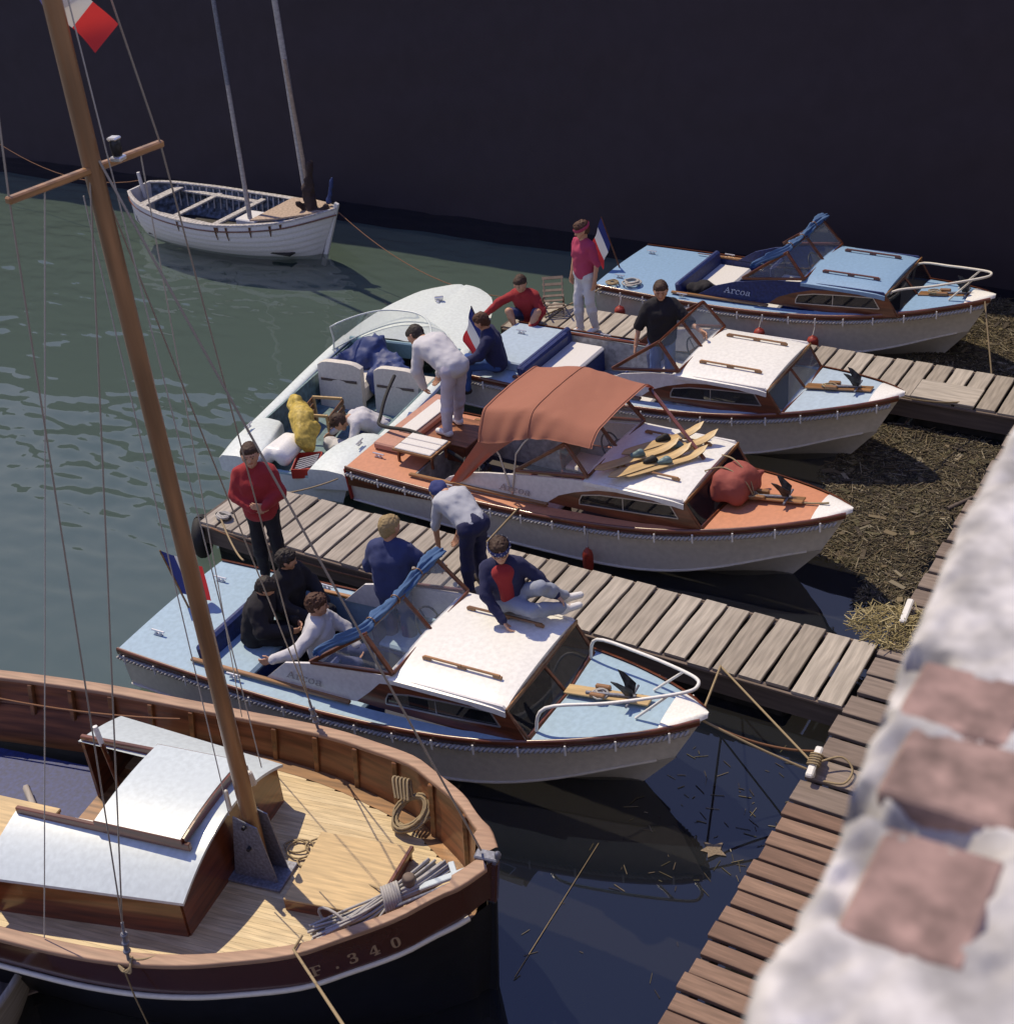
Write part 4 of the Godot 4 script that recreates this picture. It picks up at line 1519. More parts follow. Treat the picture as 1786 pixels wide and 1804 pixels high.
func build_sloop():
	var A := thing("sailing_boat", "varnished wooden sailing boat with pale cabin top and tall brown mast", "sailing boat", Vector3(-4.80, 0, -6.42), deg_to_rad(11))
	var mb: MB
	var ss := []
	for i in 61: ss.append(7.2 * pow(i / 60.0, 1.35))
	var bands := [[0.0, .40, "upper_planking", M.hull_dark], [.46, 1.9, "lower_hull", M.hull_black]]
	for bd in bands:
		mb = MB.new()
		for side in [-1.0, 1.0]:
			var rows := []
			for s in ss:
				var r := []
				for j in 8:
					var d: float = lerpf(bd[0], bd[1], j / 7.0)
					var y := a_top(s) - d
					var k := clampf(d / 1.8, 0.0, 1.0)
					var hb := cv(AH, s) * (1.0 - .55 * k * k) - .0
					r.append(Vector3(-s - .10 * d * (1.0 if s < .1 else exp(-s * 3.0)), y, side * maxf(hb - .02, .02)))
				rows.append(r)
			mb.grid(rows)
		if bd[2] == "upper_planking":
			pass
		part(bd[2], mb, bd[3], A)
	for side in [-1.0, 1.0]:
		mb = MB.new()
		var pts := []
		for s in ss:
			if s > .12: pts.append(Vector3(-s - .03, a_top(s) - .43, side * (cv(AH, s) * .97 + .0)))
		mb.tube(pts, .024, 8)
		part("rubbing_strake", mb, M.gelcoat, A)
		# inside of the bulwark
		mb = MB.new()
		var rows := []
		for s in ss:
			if s < .18: continue
			var r := []
			for j in 4:
				var y: float = lerpf(a_top(s) - .02, .74 if s < 4.2 else .34, j / 3.0)
				r.append(a_pt(s, side, .075 + .10 * (j / 3.0), y))
			rows.append(r)
		mb.grid(rows)
		part("bulwark", mb, M.bulwark, A)
		mb = MB.new()
		var lp := []
		for s in ss:
			if s > 2.4: lp.append(a_pt(s, side, .10, a_top(s) - .30))
		mb.tube(lp, .022, 5)
		part("clamp_rail", mb, M.bulwark, A)
		# cap rail
		mb = MB.new()
		rows = []
		for s in ss:
			if s < .02: continue
			var y := a_top(s)
			rows.append([a_pt(s, side, -.02, y - .03), a_pt(s, side, -.025, y + .005), a_pt(s, side, -.01, y + .018), a_pt(s, side, .085, y + .018), a_pt(s, side, .10, y + .003), a_pt(s, side, .095, y - .03)])
		mb.grid(rows)
		part("cap_rail", mb, M.cap_rail, A)
		# bulwark stanchions
		for k in 13:
			var s := .45 + k * .46
			var a := a_pt(s, side, .095, a_top(s) - .03)
			var b := a_pt(s, side, .165, .76)
			mb = MB.new()
			mb.bar(a, b, .05, .05, Vector3(1, 0, 0), .006)
			part("stanchion", mb, M.oiled_wood, A)
	mb = MB.new()   # stem post with iron head
	mb.bar(Vector3(-.005, 1.50, 0), Vector3(-.055, 1.06, 0), .07, .09, Vector3.RIGHT, .012)
	part("stem", mb, M.hull_dark, A)
	mb = MB.new()
	mb.bar(Vector3(-.055, 1.06, 0), Vector3(-.17, -.4, 0), .06, .08, Vector3.RIGHT, .012)
	part("cutwater", mb, M.hull_black, A)
	mb = MB.new()
	mb.box(tf(Vector3(-.05, 1.535, 0)), Vector3(.20, .035, .10), .010)
	mb.lathe([[0, 0], [.025, 0], [.025, .05], [0, .06]], tf(Vector3(.05, 1.57, .03)), 8)
	part("stem_head", mb, M.steel, A)
	# deck: underlay and narrow strips
	mb = MB.new()
	var rows := []
	for s in ss:
		if s < .2 or s > 4.2: continue
		rows.append([a_pt(s, -1, .14, .772), a_pt(s, 1, .14, .772)])
	mb.grid(rows)
	part("deck_base", mb, M.teak, A)
	mb = MB.new()
	for side in [-1.0, 1.0]:
		rows = []
		for s in ss:
			if s < .25 or s > 4.2: continue
			rows.append([a_pt(s, side, .15, .792), a_pt(s, side, .30, .792)])
		mb.grid(rows)
	part("covering_board", mb, M.teak, A)
	var w := .056
	for i in 41:
		var z := -1.14 + i * .057
		var s0 := .3
		while s0 < 3.0 and cv(AH, s0) - .29 < absf(z): s0 += .02
		var s1 := 2.46 if absf(z) < .80 else 4.18
		if s1 - s0 < .15: continue
		mb = MB.new()
		mb.box(tf(Vector3(-(s0 + s1) / 2, .776, z)), Vector3(s1 - s0, .024, w - .001), 0.0)
		part("deck_plank", mb, M["deck_strip%d" % ((i * 7) % 4)], A)
	# trunk cabin
	var cw := func(s: float) -> float: return lerpf(.82, 1.02, (s - 2.4) / 1.75)
	for side in [-1.0, 1.0]:
		mb = MB.new()
		mb.bar(Vector3(-2.42, .99, side * .81), Vector3(-4.15, .99, side * 1.01), .035, .44)
		part("cabin_side", mb, M.mahogany, A)
	mb = MB.new()
	var fp := PackedVector2Array()
	for j in 13:
		var k := -1.0 + j / 6.0
		fp.append(Vector2(k * .81, 1.195 + .25 * (1.0 - k * k)))
	fp.append(Vector2(.81, .77)); fp.append(Vector2(-.81, .77))
	mb.slab(fp, tf(Vector3(-2.44, 0, 0), 0, PI / 2, 0), .035)
	part("cabin_front", mb, M.mahogany, A)
	mb = MB.new()
	for side in [-1.0, 1.0]:
		mb.slab(PackedVector2Array([Vector2(.42, 1.42), Vector2(.7, 1.33), Vector2(1.0, 1.2), Vector2(1.0, .4), Vector2(.42, .4)]) if side > 0 else PackedVector2Array([Vector2(-.42, 1.42), Vector2(-.7, 1.33), Vector2(-1.0, 1.2), Vector2(-1.0, .4), Vector2(-.42, .4)]), tf(Vector3(-4.12, 0, 0), 0, -PI / 2, 0), .03)
	part("cabin_back", mb, M.mahogany, A)
	mb = MB.new()
	var rt := []
	for i in 19:
		var s := lerpf(2.36, 4.20, i / 18.0)
		var r := []
		for j in 25:
			var k := -1.0 + j / 12.0
			r.append(Vector3(-s, 1.21 + .25 * (1.0 - k * k), k * (cw.call(s) + .03)))
		rt.append(r)
	var base := mb.v.size()
	for r in rt:
		for p in r: mb.add(p)
	for i in 18:
		for j in 24:
			if i >= 9 and j >= 7 and j < 17: continue
			var a := base + i * 25 + j
			mb.t3(a, a + 1, a + 26); mb.t3(a, a + 26, a + 25)
	for edge in [[0, 0, 25], [18, 0, 8], [18, 17, 25]]:
		var hi: Array = rt[edge[0]].slice(edge[1], edge[2])
		var lo := []
		for p in hi: lo.append(p - Vector3(0, .03, 0))
		mb.grid([hi, lo])
	for j in [0, 24]:
		var q := []
		for i in 19: q.append([rt[i][j], rt[i][j] - Vector3(0, .03, 0)])
		mb.grid(q)
	var top := part("cabin_top", mb, M.cabin_top, A)
	mb = MB.new()
	for side in [-1.0, 1.0]:
		mb.bar(Vector3(-2.46, 1.445, side * .475), Vector3(-4.18, 1.430, side * .475), .04, .075, Vector3.UP, .006)
	part("hatch_runner", mb, M.mahogany, top)
	mb = MB.new()
	rows = []
	for i in 7:
		var s := lerpf(2.53, 3.36, i / 6.0)
		var r := []
		for j in 11:
			var k := -1.0 + j / 5.0
			r.append(Vector3(-s, 1.525 + .035 * (1.0 - k * k), k * .49))
		rows.append(r)
	mb.grid(rows)
	var sh := part("sliding_hatch", mb, M.cabin_top, A)
	mb = MB.new()
	for side in [-1.0, 1.0]: mb.bar(Vector3(-2.52, 1.492, side * .485), Vector3(-3.37, 1.492, side * .485), .03, .062, Vector3.UP, .004)
	for s in [2.53, 3.36]:
		var q := PackedVector2Array()
		for j in 11:
			var k := -1.0 + j / 5.0
			q.append(Vector2(k * .47, 1.520 + .035 * (1.0 - k * k)))
		q.append(Vector2(.47, 1.465)); q.append(Vector2(-.47, 1.465))
		mb.slab(q, tf(Vector3(-s, 0, 0), 0, PI / 2, 0), .022)
	part("hatch_frame", mb, M.mahogany, sh)
	# cockpit
	mb = MB.new()
	mb.box(tf(Vector3(-5.2, .33, 0)), Vector3(3.0, .03, 2.3))
	part("cockpit_floor", mb, M.navy, A)
	mb = MB.new()
	mb.box(tf(Vector3(-3.3, .38, 0)), Vector3(1.6, .03, 1.6))
	part("cabin_sole", mb, M.bilge, A)
	mb = MB.new()
	mb.box(tf(Vector3(-4.80, .95, .52), .0, 0, 0), Vector3(1.15, .04, 1.10), .008)
	part("plywood_seat", mb, M.pine, A)
	mb = MB.new()
	mb.box(tf(Vector3(-4.80, .63, -.01)), Vector3(1.1, .60, .03))
	part("seat_front", mb, M.cabin_top, A)
	mb = MB.new()
	mb.tube([Vector3(-3.72, 1.06, -.28), Vector3(-3.80, 1.60, -.30)], .022, 7)
	part("tiller_post", mb, M.mahogany, A)
	mb = MB.new()
	mb.tube([Vector3(-3.80, 1.58, -.30), Vector3(-3.825, 1.78, -.305)], .024, 7)
	part("post_tip", mb, M.white_paint, A)
	# mast with tabernacle
	mb = MB.new()
	var mx := -2.16
	var mp := []
	for i in 13: mp.append(Vector3(lerpf(.84, 11.0, i / 12.0), 0, 0))
	mb.tube(mp, .072, 14, .054)
	part("mast", mb, M.spar, A, tf(Vector3(mx, 0, .03), 0, 0, PI / 2))
	var mast := A
	mb = MB.new()
	for side in [-1.0, 1.0]:
		mb.slab(PackedVector2Array([Vector2(-.22, 0), Vector2(.20, 0), Vector2(.11, .62), Vector2(-.10, .70)]), tf(Vector3(mx, .80, .03 + side * .088 - .006)), .012)
	mb.box(tf(Vector3(mx, .805, .03)), Vector3(.50, .03, .34), .006)
	part("tabernacle", mb, M.steel, A)
	mb = MB.new()
	for y in [1.18, 1.42]: mb.tube([Vector3(mx, y, -.10), Vector3(mx, y, .16)], .018, 8)
	part("tabernacle_bolt", mb, M.iron, A)
	mb = MB.new()
	mb.bar(Vector3(-2.02, 6.93, -.55), Vector3(-2.30, 6.97, .70), .055, .045, Vector3.UP, .01)
	part("spreader", mb, M.teak, mast)
	mb = MB.new()
	mb.box(tf(Vector3(mx + .14, 6.99, -.06)), Vector3(.08, .03, .08), .008)
	mb.box(tf(Vector3(mx + .14, 7.115, -.06)), Vector3(.07, .02, .07), .008)
	part("lamp_bracket", mb, M.alu, mast)
	mb = MB.new()
	mb.lathe([[0, 0], [.032, 0], [.036, .06], [.030, .10], [0, .10]], tf(Vector3(mx + .14, 7.01, -.06)), 12)
	part("mast_lamp", mb, M.iron, mast)
	# standing rigging
	var wires := [
		[Vector3(mx, 10.8, .03), Vector3(-2.30, 6.97, .68)], [Vector3(-2.30, 6.97, .68), Vector3(-2.48, 1.55, 1.40)],
		[Vector3(mx, 6.9, .08), Vector3(-2.48, 1.55, 1.40)], [Vector3(mx, 10.8, .03), Vector3(-2.02, 6.93, -.53)],
		[Vector3(-2.02, 6.93, -.53), Vector3(-2.30, 1.55, -1.36)], [Vector3(mx, 6.85, -.02), Vector3(-2.30, 1.55, -1.36)],
		[Vector3(mx + .06, 7.0, .03), Vector3(-.10, 1.58, .0)], [Vector3(mx + .06, 10.8, .03), Vector3(mx + .13, 1.9, -.10)],
		[Vector3(mx - .05, 6.8, .12), Vector3(mx - .10, 1.55, .16)], [Vector3(-2.24, 6.95, .42), Vector3(-3.3, 1.15, 1.42)], [Vector3(-2.06, 6.93, -.35), Vector3(-3.1, 1.15, -1.40)]]
	for i in wires.size():
		mb = MB.new()
		mb.tube([wires[i][0], wires[i][0].lerp(wires[i][1], .5) + Vector3(0, -.012, 0), wires[i][1]], (.0065 if i < 6 else .009 if i == 6 else .005), 5)
		part("stay" if i < 7 else "halyard", mb, M.wire if i < 7 else M.rope_white, A)
	for p in [[Vector3(-2.48, 1.55, 1.40), Vector3(-2.50, 1.14, 1.44)], [Vector3(-2.30, 1.55, -1.36), Vector3(-2.29, 1.16, -1.40)]]:
		mb = MB.new()
		mb.tube([p[0], p[0].lerp(p[1], .25)], .012, 6)
		mb.tube([p[0].lerp(p[1], .25), p[0].lerp(p[1], .75)], .022, 6)
		mb.tube([p[0].lerp(p[1], .75), p[1]], .013, 6)
		for k in 3: mb.lathe([[.012, -.015], [.03, -.01], [.03, .01], [.012, .015]], tf(p[0].lerp(p[1], .3 + k * .2)), 8)
		part("rigging_screw", mb, M.steel, A)
	mb = MB.new()   # block and cleat on the mast
	mb.box(tf(Vector3(mx - .02, 1.72, -.13), .1, 0, .1), Vector3(.06, .16, .05), .015)
	mb.box(tf(Vector3(mx - .12, 1.66, .10)), Vector3(.03, .22, .03), .008)
	part("mast_block", mb, M.seat_cream, A)
	# foredeck hatch
	mb = MB.new()
	mb.box(tf(Vector3(-1.38, .918, -.06), 0, .05, 0), Vector3(.83, .02, .79), .005)
	var fh := part("foredeck_hatch", mb, M.pine, A)
	mb = MB.new()
	for side in [-1.0, 1.0]:
		mb.box(tf(Vector3(-1.38, .845, -.06)) * tf(Vector3(.0, 0, side * .37), 0, .05, 0), Vector3(.80, .115, .035), .004)
		mb.box(tf(Vector3(-1.38 + side * .385, .848, -.06 - side * .02), 0, .05, 0), Vector3(.035, .12, .76), .004)
	part("hatch_coaming", mb, M.mahogany, fh)
	mb = MB.new()
	mb.bar(Vector3(-.965, .935, -.46), Vector3(-.985, .935, .34), .035, .05, Vector3.UP, .006)
	part("hatch_lip", mb, M.mahogany, fh)
	# lettering on the bow, tan paint, each figure following the planking
	var chars := [["F", 1.10], [".", .97], ["3", .86], ["4", .72], ["0", .58]]
	for c in chars:
		var s: float = c[1]
		var y := a_top(s) - .27
		var hb := func(q: float) -> float: return cv(AH, q) * (1.0 - .55 * pow(.27 / 1.8, 2.0)) - .02
		var p := Vector3(-s, y, hb.call(s) + .002)
		var p2 := Vector3(-s + .1, a_top(s - .1) - .27, hb.call(s - .1) + .002)
		var x := (p2 - p).normalized()
		var z := x.cross(Vector3.UP).normalized()
		var t := TextMesh.new()
		var f := SystemFont.new()
		f.font_names = PackedStringArray(["Droid Serif"])
		f.font_weight = 700
		t.font = f
		t.text = c[0]
		t.font_size = 64
		t.pixel_size = .15 / 64.0
		t.depth = .006
		t.curve_step = 2.0
		var o := MeshInstance3D.new()
		o.name = numbered(A, "figure")
		o.mesh = t
		o.material_override = M.cream_paint
		A.add_child(o)
		o.transform = Transform3D(Basis(x, z.cross(x), z), p)
	# mast flag
	var fl := thing("mast_flag", "tricolour flag hanging from the halyard beside the brown mast", "flag", Vector3(-7.01, 8.19, -6.10))
	var bandm := [M.flag_blue, M.flag_white, M.flag_red]
	var fly := Vector3(.53, -.77, -.36)
	var hoist := Vector3(-.62, -.65, .42)
	for k in 3:
		mb = MB.new()
		rows = []
		for i in 9:
			var u := (k + i / 8.0) / 3.0
			var r := []
			for j in 9:
				var v := j / 8.0
				r.append(fly * (.50 * u if u > .3333 else .1667 - .06 * (1.0 - 3.0 * u)) + hoist * (.25 * v * (1.0 - .12 * u)) + fly.cross(hoist) * (.035 * sin(u * 8.0 + v * 2.0)) + Vector3.DOWN * (.05 * u * u))
			rows.append(r)
		mb.grid(rows)
		part("band", mb, bandm[k], fl)
	# loose gear on deck
	var rng := RandomNumberGenerator.new()
	rng.seed = 31
	var at := A.transform
	var c1 := thing("rope_hank", "thick tan hank of rope hung on the wooden boat's bulwark", "rope", at * Vector3(-1.12, .98, -.80), deg_to_rad(11))
	mb = MB.new()
	for k in 9:
		var pts := []
		var wv := rng.randf_range(.09, .17)
		var hv := rng.randf_range(.17, .23)
		var off := Vector3(rng.randf_range(-.03, .03), rng.randf_range(-.02, .02), rng.randf_range(-.05, .03))
		for i in 19:
			var a := TAU * i / 18.0
			pts.append(off + Vector3(cos(a) * wv + sin(a) * .10, sin(a) * hv * .55, -.10 * sin(a) + .06 * cos(a)))
		mb.tube(pts, .013, 5)
	part("coil", mb, M.rope_tan, c1)
	mb = MB.new()
	for k in 5: mb.tube(smooth_path([Vector3(-.10 + k * .02, .10, -.10), Vector3(-.17 + k * .03, .21, -.16), Vector3(-.20 + k * .035, .23, -.13), Vector3(-.14 + k * .03, .12, -.02)], 4), .013, 5)
	part("bight", mb, M.rope_tan, c1)
	var c2 := thing("deck_line", "pale line in loose coils on the planked foredeck by mast", "rope", at * Vector3(-1.92, .80, -.28), deg_to_rad(11))
	mb = MB.new()
	for k in 4: rope_coil(mb, Vector3(rng.randf_range(-.12, .16), .004, rng.randf_range(-.14, .12)), .13, 1, .009, rng)
	mb.tube(smooth_path([Vector3(.1, .02, .1), Vector3(.2, .10, .15), Vector3(.35, .11, .2), Vector3(.72, .115, .28), Vector3(.92, .17, .36)], 5), .007, 5)
	part("coil", mb, M.rope_tan, c2)
	var c3 := thing("rope_bundle", "bundle of white rope wound on a post at wooden bow", "rope", at * Vector3(-.76, .80, .20), deg_to_rad(11))
	c3.scale = Vector3.ONE * 1.25
	mb = MB.new()
	mb.lathe([[0, 0], [.045, 0], [.045, .30], [.035, .32], [0, .32]], tf(Vector3(.02, 0, -.10)), 12)
	part("post", mb, M.pier_beam_top, c3)
	mb = MB.new()
	# a sheaf of line made up and tied in the middle, tails over the hatch edge
	for k in 46:
		var a := rng.randf() * TAU
		var rr := .085 * sqrt(rng.randf())
		var o := Vector3(cos(a) * rr, sin(a) * rr * .7, 0)
		var spread := Vector3(rng.randf_range(-.10, .10), rng.randf_range(0, .07), rng.randf_range(-.05, .08))
		mb.tube(smooth_path([Vector3(.16, .26, -.28) + o * 1.3, Vector3(.04, .22, -.12) + o * 1.1, Vector3(-.10, .19, .02) + o * .7, Vector3(-.26, .10, .16) + o * 1.1 + spread * .5, Vector3(-.46, .035, .30) + o * .8 + spread], 4), .010, 5)
	for k in 7:
		var pts := []
		for i in 15:
			var a := TAU * i / 14.0
			pts.append(Vector3(-.11 + k * .012, .19, .03 - k * .012) + Vector3(.05 * cos(a), .085 * sin(a), .07 * cos(a)))
		mb.tube(pts, .011, 5)
	var ring := []
	for i in 15: ring.append(Vector3(-.40 + .13 * cos(TAU * i / 14), .10 + .09 * sin(TAU * i / 14), .20 + .04 * cos(TAU * i / 14)))
	mb.tube(ring, .010, 5, -1, false)
	part("winding", mb, M.rope_white, c3)
	var c4 := thing("bow_roller", "white painted metal bow roller and anchor shank at wooden stem", "bow fitting", at * Vector3(-.34, 1.30, .02), deg_to_rad(11))
	mb = MB.new()
	mb.bar(Vector3(-.30, -.20, .06), Vector3(.16, .06, -.03), .07, .03, Vector3.UP, .006)
	mb.bar(Vector3(-.10, -.06, -.14), Vector3(.06, -.02, .10), .05, .025, Vector3.UP, .006)
	part("roller_frame", mb, M.cabin_top, c4)
	mb = MB.new()
	mb.tube([Vector3(-.62, -.36, .30), Vector3(.0, -.02, .12), Vector3(.18, .06, .06)], .016, 6)
	part("anchor_shank", mb, M.steel, c4)
	# line hung along the far bulwark
	var c5 := thing("bulwark_line", "rust-coloured line hanging along inside the wooden boat's bulwark", "rope", Vector3.ZERO)
	mb = MB.new()
	mb.tube(sag(at * Vector3(-7.0, 1.05, -1.20), at * Vector3(-3.75, 1.05, -1.32), .12), .010, 5)
	part("line", mb, M.rope_rust, c5)
	# mooring line from the near rail up to the quay
	var c6 := thing("mooring_rope", "taut pale mooring rope from the wooden boat's near rail", "rope", Vector3.ZERO)
	mb = MB.new()
	mb.tube([at * Vector3(-1.20, 1.345, .98), at * Vector3(-1.20, 1.35, 1.12), Vector3(-.36, 6.26, -1.06)], .011, 6)
	part("line", mb, M.rope_tan, c6)
	var c7 := thing("shroud_lashing", "pale cord knotted round the near rail beneath the shroud", "rope", at * Vector3(-2.50, 1.15, 1.43), deg_to_rad(11))
	mb = MB.new()
	for k in 3: mb.tube(smooth_path([Vector3(-.02 + k * .02, .03, -.02), Vector3(.05, .02 + k * .01, .05), Vector3(.03 * k, -.02, .09), Vector3(-.06, .0, .06)], 4), .009, 5)
	mb.tube(smooth_path([Vector3(0, .02, .0), Vector3(.12, .035, -.02), Vector3(.22, .03, -.10)], 4), .009, 5)
	mb.tube([Vector3(0, .0, .08), Vector3(.03, -.3, .09), Vector3(.05, -1.1, .02)], .007, 5)
	part("cord", mb, M.rope_tan, c7)

# ---------------------------------------------------------------- white clinker boat by the quay
func build_old_boat():
	var G := thing("clinker_boat", "old white clinker fishing boat with two bare masts", "fishing boat", Vector3(-21.35, 0, -19.50), -.005)
	var L := 5.05
	var H := [[0, .30], [.04, .46], [.12, .66], [.30, .86], [.55, .88], [.78, .64], [.92, .30], [1.0, .03]]
	var S := [[0, .80], [.2, .68], [.5, .62], [.8, .72], [1.0, .92]]
	var mb: MB
	var N := 30
	var P := func(t: float, v: float, side: float) -> Vector3:
		# v: 0 sheer .. 1 keel
		var hb := cv(H, t)
		var y := lerpf(cv(S, t), -.25 + .15 * pow(t, 5.0), v)
		var bel := sqrt(maxf(0.0, 1.0 - pow(v, 2.4)))
		return Vector3(L * t - .42 * pow(t, 8.0) * v * 1.3 + .18 * pow(1.0 - t, 8.0) * v, y, side * maxf(hb * bel, .012))
	for side in [-1.0, 1.0]:
		for k in 8:
			mb = MB.new()
			var rows := []
			for i in N + 1:
				var t := i / float(N)
				var a: Vector3 = P.call(t, k / 8.0, side)
				var b: Vector3 = P.call(t, (k + 1) / 8.0, side)
				b.z += side * .016
				rows.append([a, a.lerp(b, .5) + Vector3(0, 0, side * .006), b, b - Vector3(0, 0, side * .018)])
			mb.grid(rows)
			part("strake", mb, M.old_white, G)
		mb = MB.new()
		var pts := []
		for i in N + 1: pts.append(P.call(i / float(N), .0, side) + Vector3(0, -.10, side * .012))
		mb.tube(pts, .016, 5)
		part("rubbing_strip", mb, M.mahogany, G)
		mb = MB.new()
		var rows := []
		for i in N + 1:
			var t := i / float(N)
			var a: Vector3 = P.call(t, 0.0, side)
			rows.append([a + Vector3(0, 0, side * .02), a + Vector3(0, .03, side * .02), Vector3(a.x, a.y + .03, side * maxf(absf(a.z) - .07, .0)), Vector3(a.x, a.y, side * maxf(absf(a.z) - .07, .0))])
		mb.grid(rows)
		part("gunwale", mb, M.old_white_top, G)
		mb = MB.new()   # inner lining
		rows = []
		for i in N - 3:
			var t := i / float(N)
			var r := []
			for j in 6:
				var p: Vector3 = P.call(t, j / 5.0 * .72, side)
				p.z -= side * .03
				r.append(p)
			rows.append(r)
		mb.grid(rows)
		part("lining", mb, M.old_blue, G)
		for k in 26:
			var t := .10 + k * .030
			mb = MB.new()
			mb.bar(P.call(t, .02, side) - Vector3(0, 0, side * .045), P.call(t, .45, side) - Vector3(0, 0, side * .05), .02, .02, Vector3.RIGHT)
			part("rib", mb, M.old_white, G)
	mb = MB.new()
	mb.slab(PackedVector2Array([Vector2(-.30, .83), Vector2(.30, .83), Vector2(.27, .2), Vector2(0, -.2), Vector2(-.27, .2)]), tf(Vector3(0, 0, 0), 0, PI / 2, 0), .04)
	part("transom", mb, M.old_white, G)
	mb = MB.new()
	mb.bar(Vector3(5.07, 1.03, 0), Vector3(4.52, -.25, 0), .06, .09, Vector3.RIGHT, .008)
	part("stem", mb, M.old_white, G)
	mb = MB.new()
	mb.box(tf(Vector3(2.4, .10, 0)), Vector3(3.6, .03, 1.1))
	part("bottom_boards", mb, M.bilge, G)
	for t in [[.55, .66, 1.15, .22], [1.45, .56, 1.58, .13], [2.55, .55, 1.60, .14]]:
		mb = MB.new()
		mb.box(tf(Vector3(t[0], t[1], 0)), Vector3(t[3], .035, t[2]), .006)
		part("thwart", mb, M.old_white_top, G)
	for side in [-1.0, 1.0]:
		mb = MB.new()
		mb.bar(Vector3(.6, .60, side * .60), Vector3(2.6, .53, side * .68), .12, .03)
		part("side_bench", mb, M.old_white_top, G)
	mb = MB.new()
	mb.box(tf(Vector3(3.05, .42, .1)), Vector3(.50, .34, .5), .02)
	part("engine_box", mb, M.old_white, G)
	mb = MB.new()
	mb.slab(PackedVector2Array([Vector2(3.45, -.64), Vector2(3.45, .64), Vector2(4.0, .56), Vector2(4.6, .32), Vector2(4.95, .06), Vector2(4.95, -.06), Vector2(4.6, -.32), Vector2(4.0, -.56)]), Transform3D(Basis(Vector3(1, .12, 0), Vector3(0, 0, 1), Vector3(0, 1, 0)), Vector3(0, .30, 0)), .03)
	part("foredeck", mb, M.old_tan, G)
	mb = MB.new()
	mb.tube([Vector3(.12, .6, .0), Vector3(.10, 1.12, .02)], .04, 8, .035)
	part("mooring_post", mb, M.old_white, G)
	mb = MB.new()
	mb.tube([Vector3(4.37, .3, 0), Vector3(4.37, 9.0, 0)], .060, 10, .045)
	part("fore_mast", mb, M.old_spar, G)
	mb = MB.new()
	mb.tube([Vector3(4.47, 1.1, .03), Vector3(4.42, 3.6, .05)], .040, 8, .032)
	part("yard", mb, M.old_tan, G)
	mb = MB.new()
	mb.tube([Vector3(3.09, .3, .25), Vector3(3.09, 3.1, .18)], .045, 8, .040)
	part("mizzen_mast", mb, M.old_spar, G)
	mb = MB.new()
	mb.tube([Vector3(3.09, 3.1, .18), Vector3(3.09, 8.5, .05)], .042, 8, .03)
	part("mizzen_topmast", mb, M.steel, G)
	mb = MB.new()
	mb.blob([[Vector3(4.47, .75, .05), Vector3(4.50, 1.3, .06), .13, .10], [Vector3(4.50, 1.3, .06), Vector3(4.62, 1.75, .06), .09, .05], [Vector3(4.6, .72, .1), Vector3(4.85, .95, .05), .10, .05], [Vector3(4.35, .72, -.1), Vector3(4.3, 1.0, .2), .09, .05]], .03, .06, .05, noise(83, 5.0, 3))
	part("stowed_sail", mb, M.sail_brown, G)
	mb = MB.new()
	mb.blob([[Vector3(4.80, 1.00, -.1), Vector3(4.92, 1.45, -.14), .05, .025]], .02, .04, .02, noise(84, 7.0, 2))
	part("blue_cloth", mb, M.tarp_blue, G)
	# rust runs on the planking
	var rng := RandomNumberGenerator.new()
	rng.seed = 9
	for k in 7:
		var t: float = [.55, .56, .60, .70, .78, .82, .36][k]
		mb = MB.new()
		var v0 := .02
		var v1 := rng.randf_range(.12, .34)
		var rows := []
		for j in 5:
			var v := lerpf(v0, v1, j / 4.0)
			var wd := .022 * (1.0 - j / 5.0) + .004
			var a: Vector3 = P.call(t - wd / L, v, 1.0)
			var b: Vector3 = P.call(t + wd / L, v, 1.0)
			rows.append([a + Vector3(0, 0, .024), b + Vector3(0, 0, .024)])
		mb.grid(rows)
		part("rust_run", mb, M.rust, G)
	var r := thing("mooring_rope", "thin rope from the white clinker boat's bow to the pier end", "rope", Vector3.ZERO)
	mb = MB.new()
	mb.tube(sag(Vector3(-16.3, .85, -19.5), Vector3(-11.25, .55, -17.9), .45), .008, 5)
	part("line", mb, M.rope_rust, r)
	r = thing("mooring_rope", "thin rope sagging from the white clinker boat's stern post", "rope", Vector3.ZERO)
	mb = MB.new()
	mb.tube(sag(Vector3(-21.25, .95, -19.5), Vector3(-27.5, 1.3, -20.6), .5), .008, 5)
	part("line", mb, M.rope_rust, r)

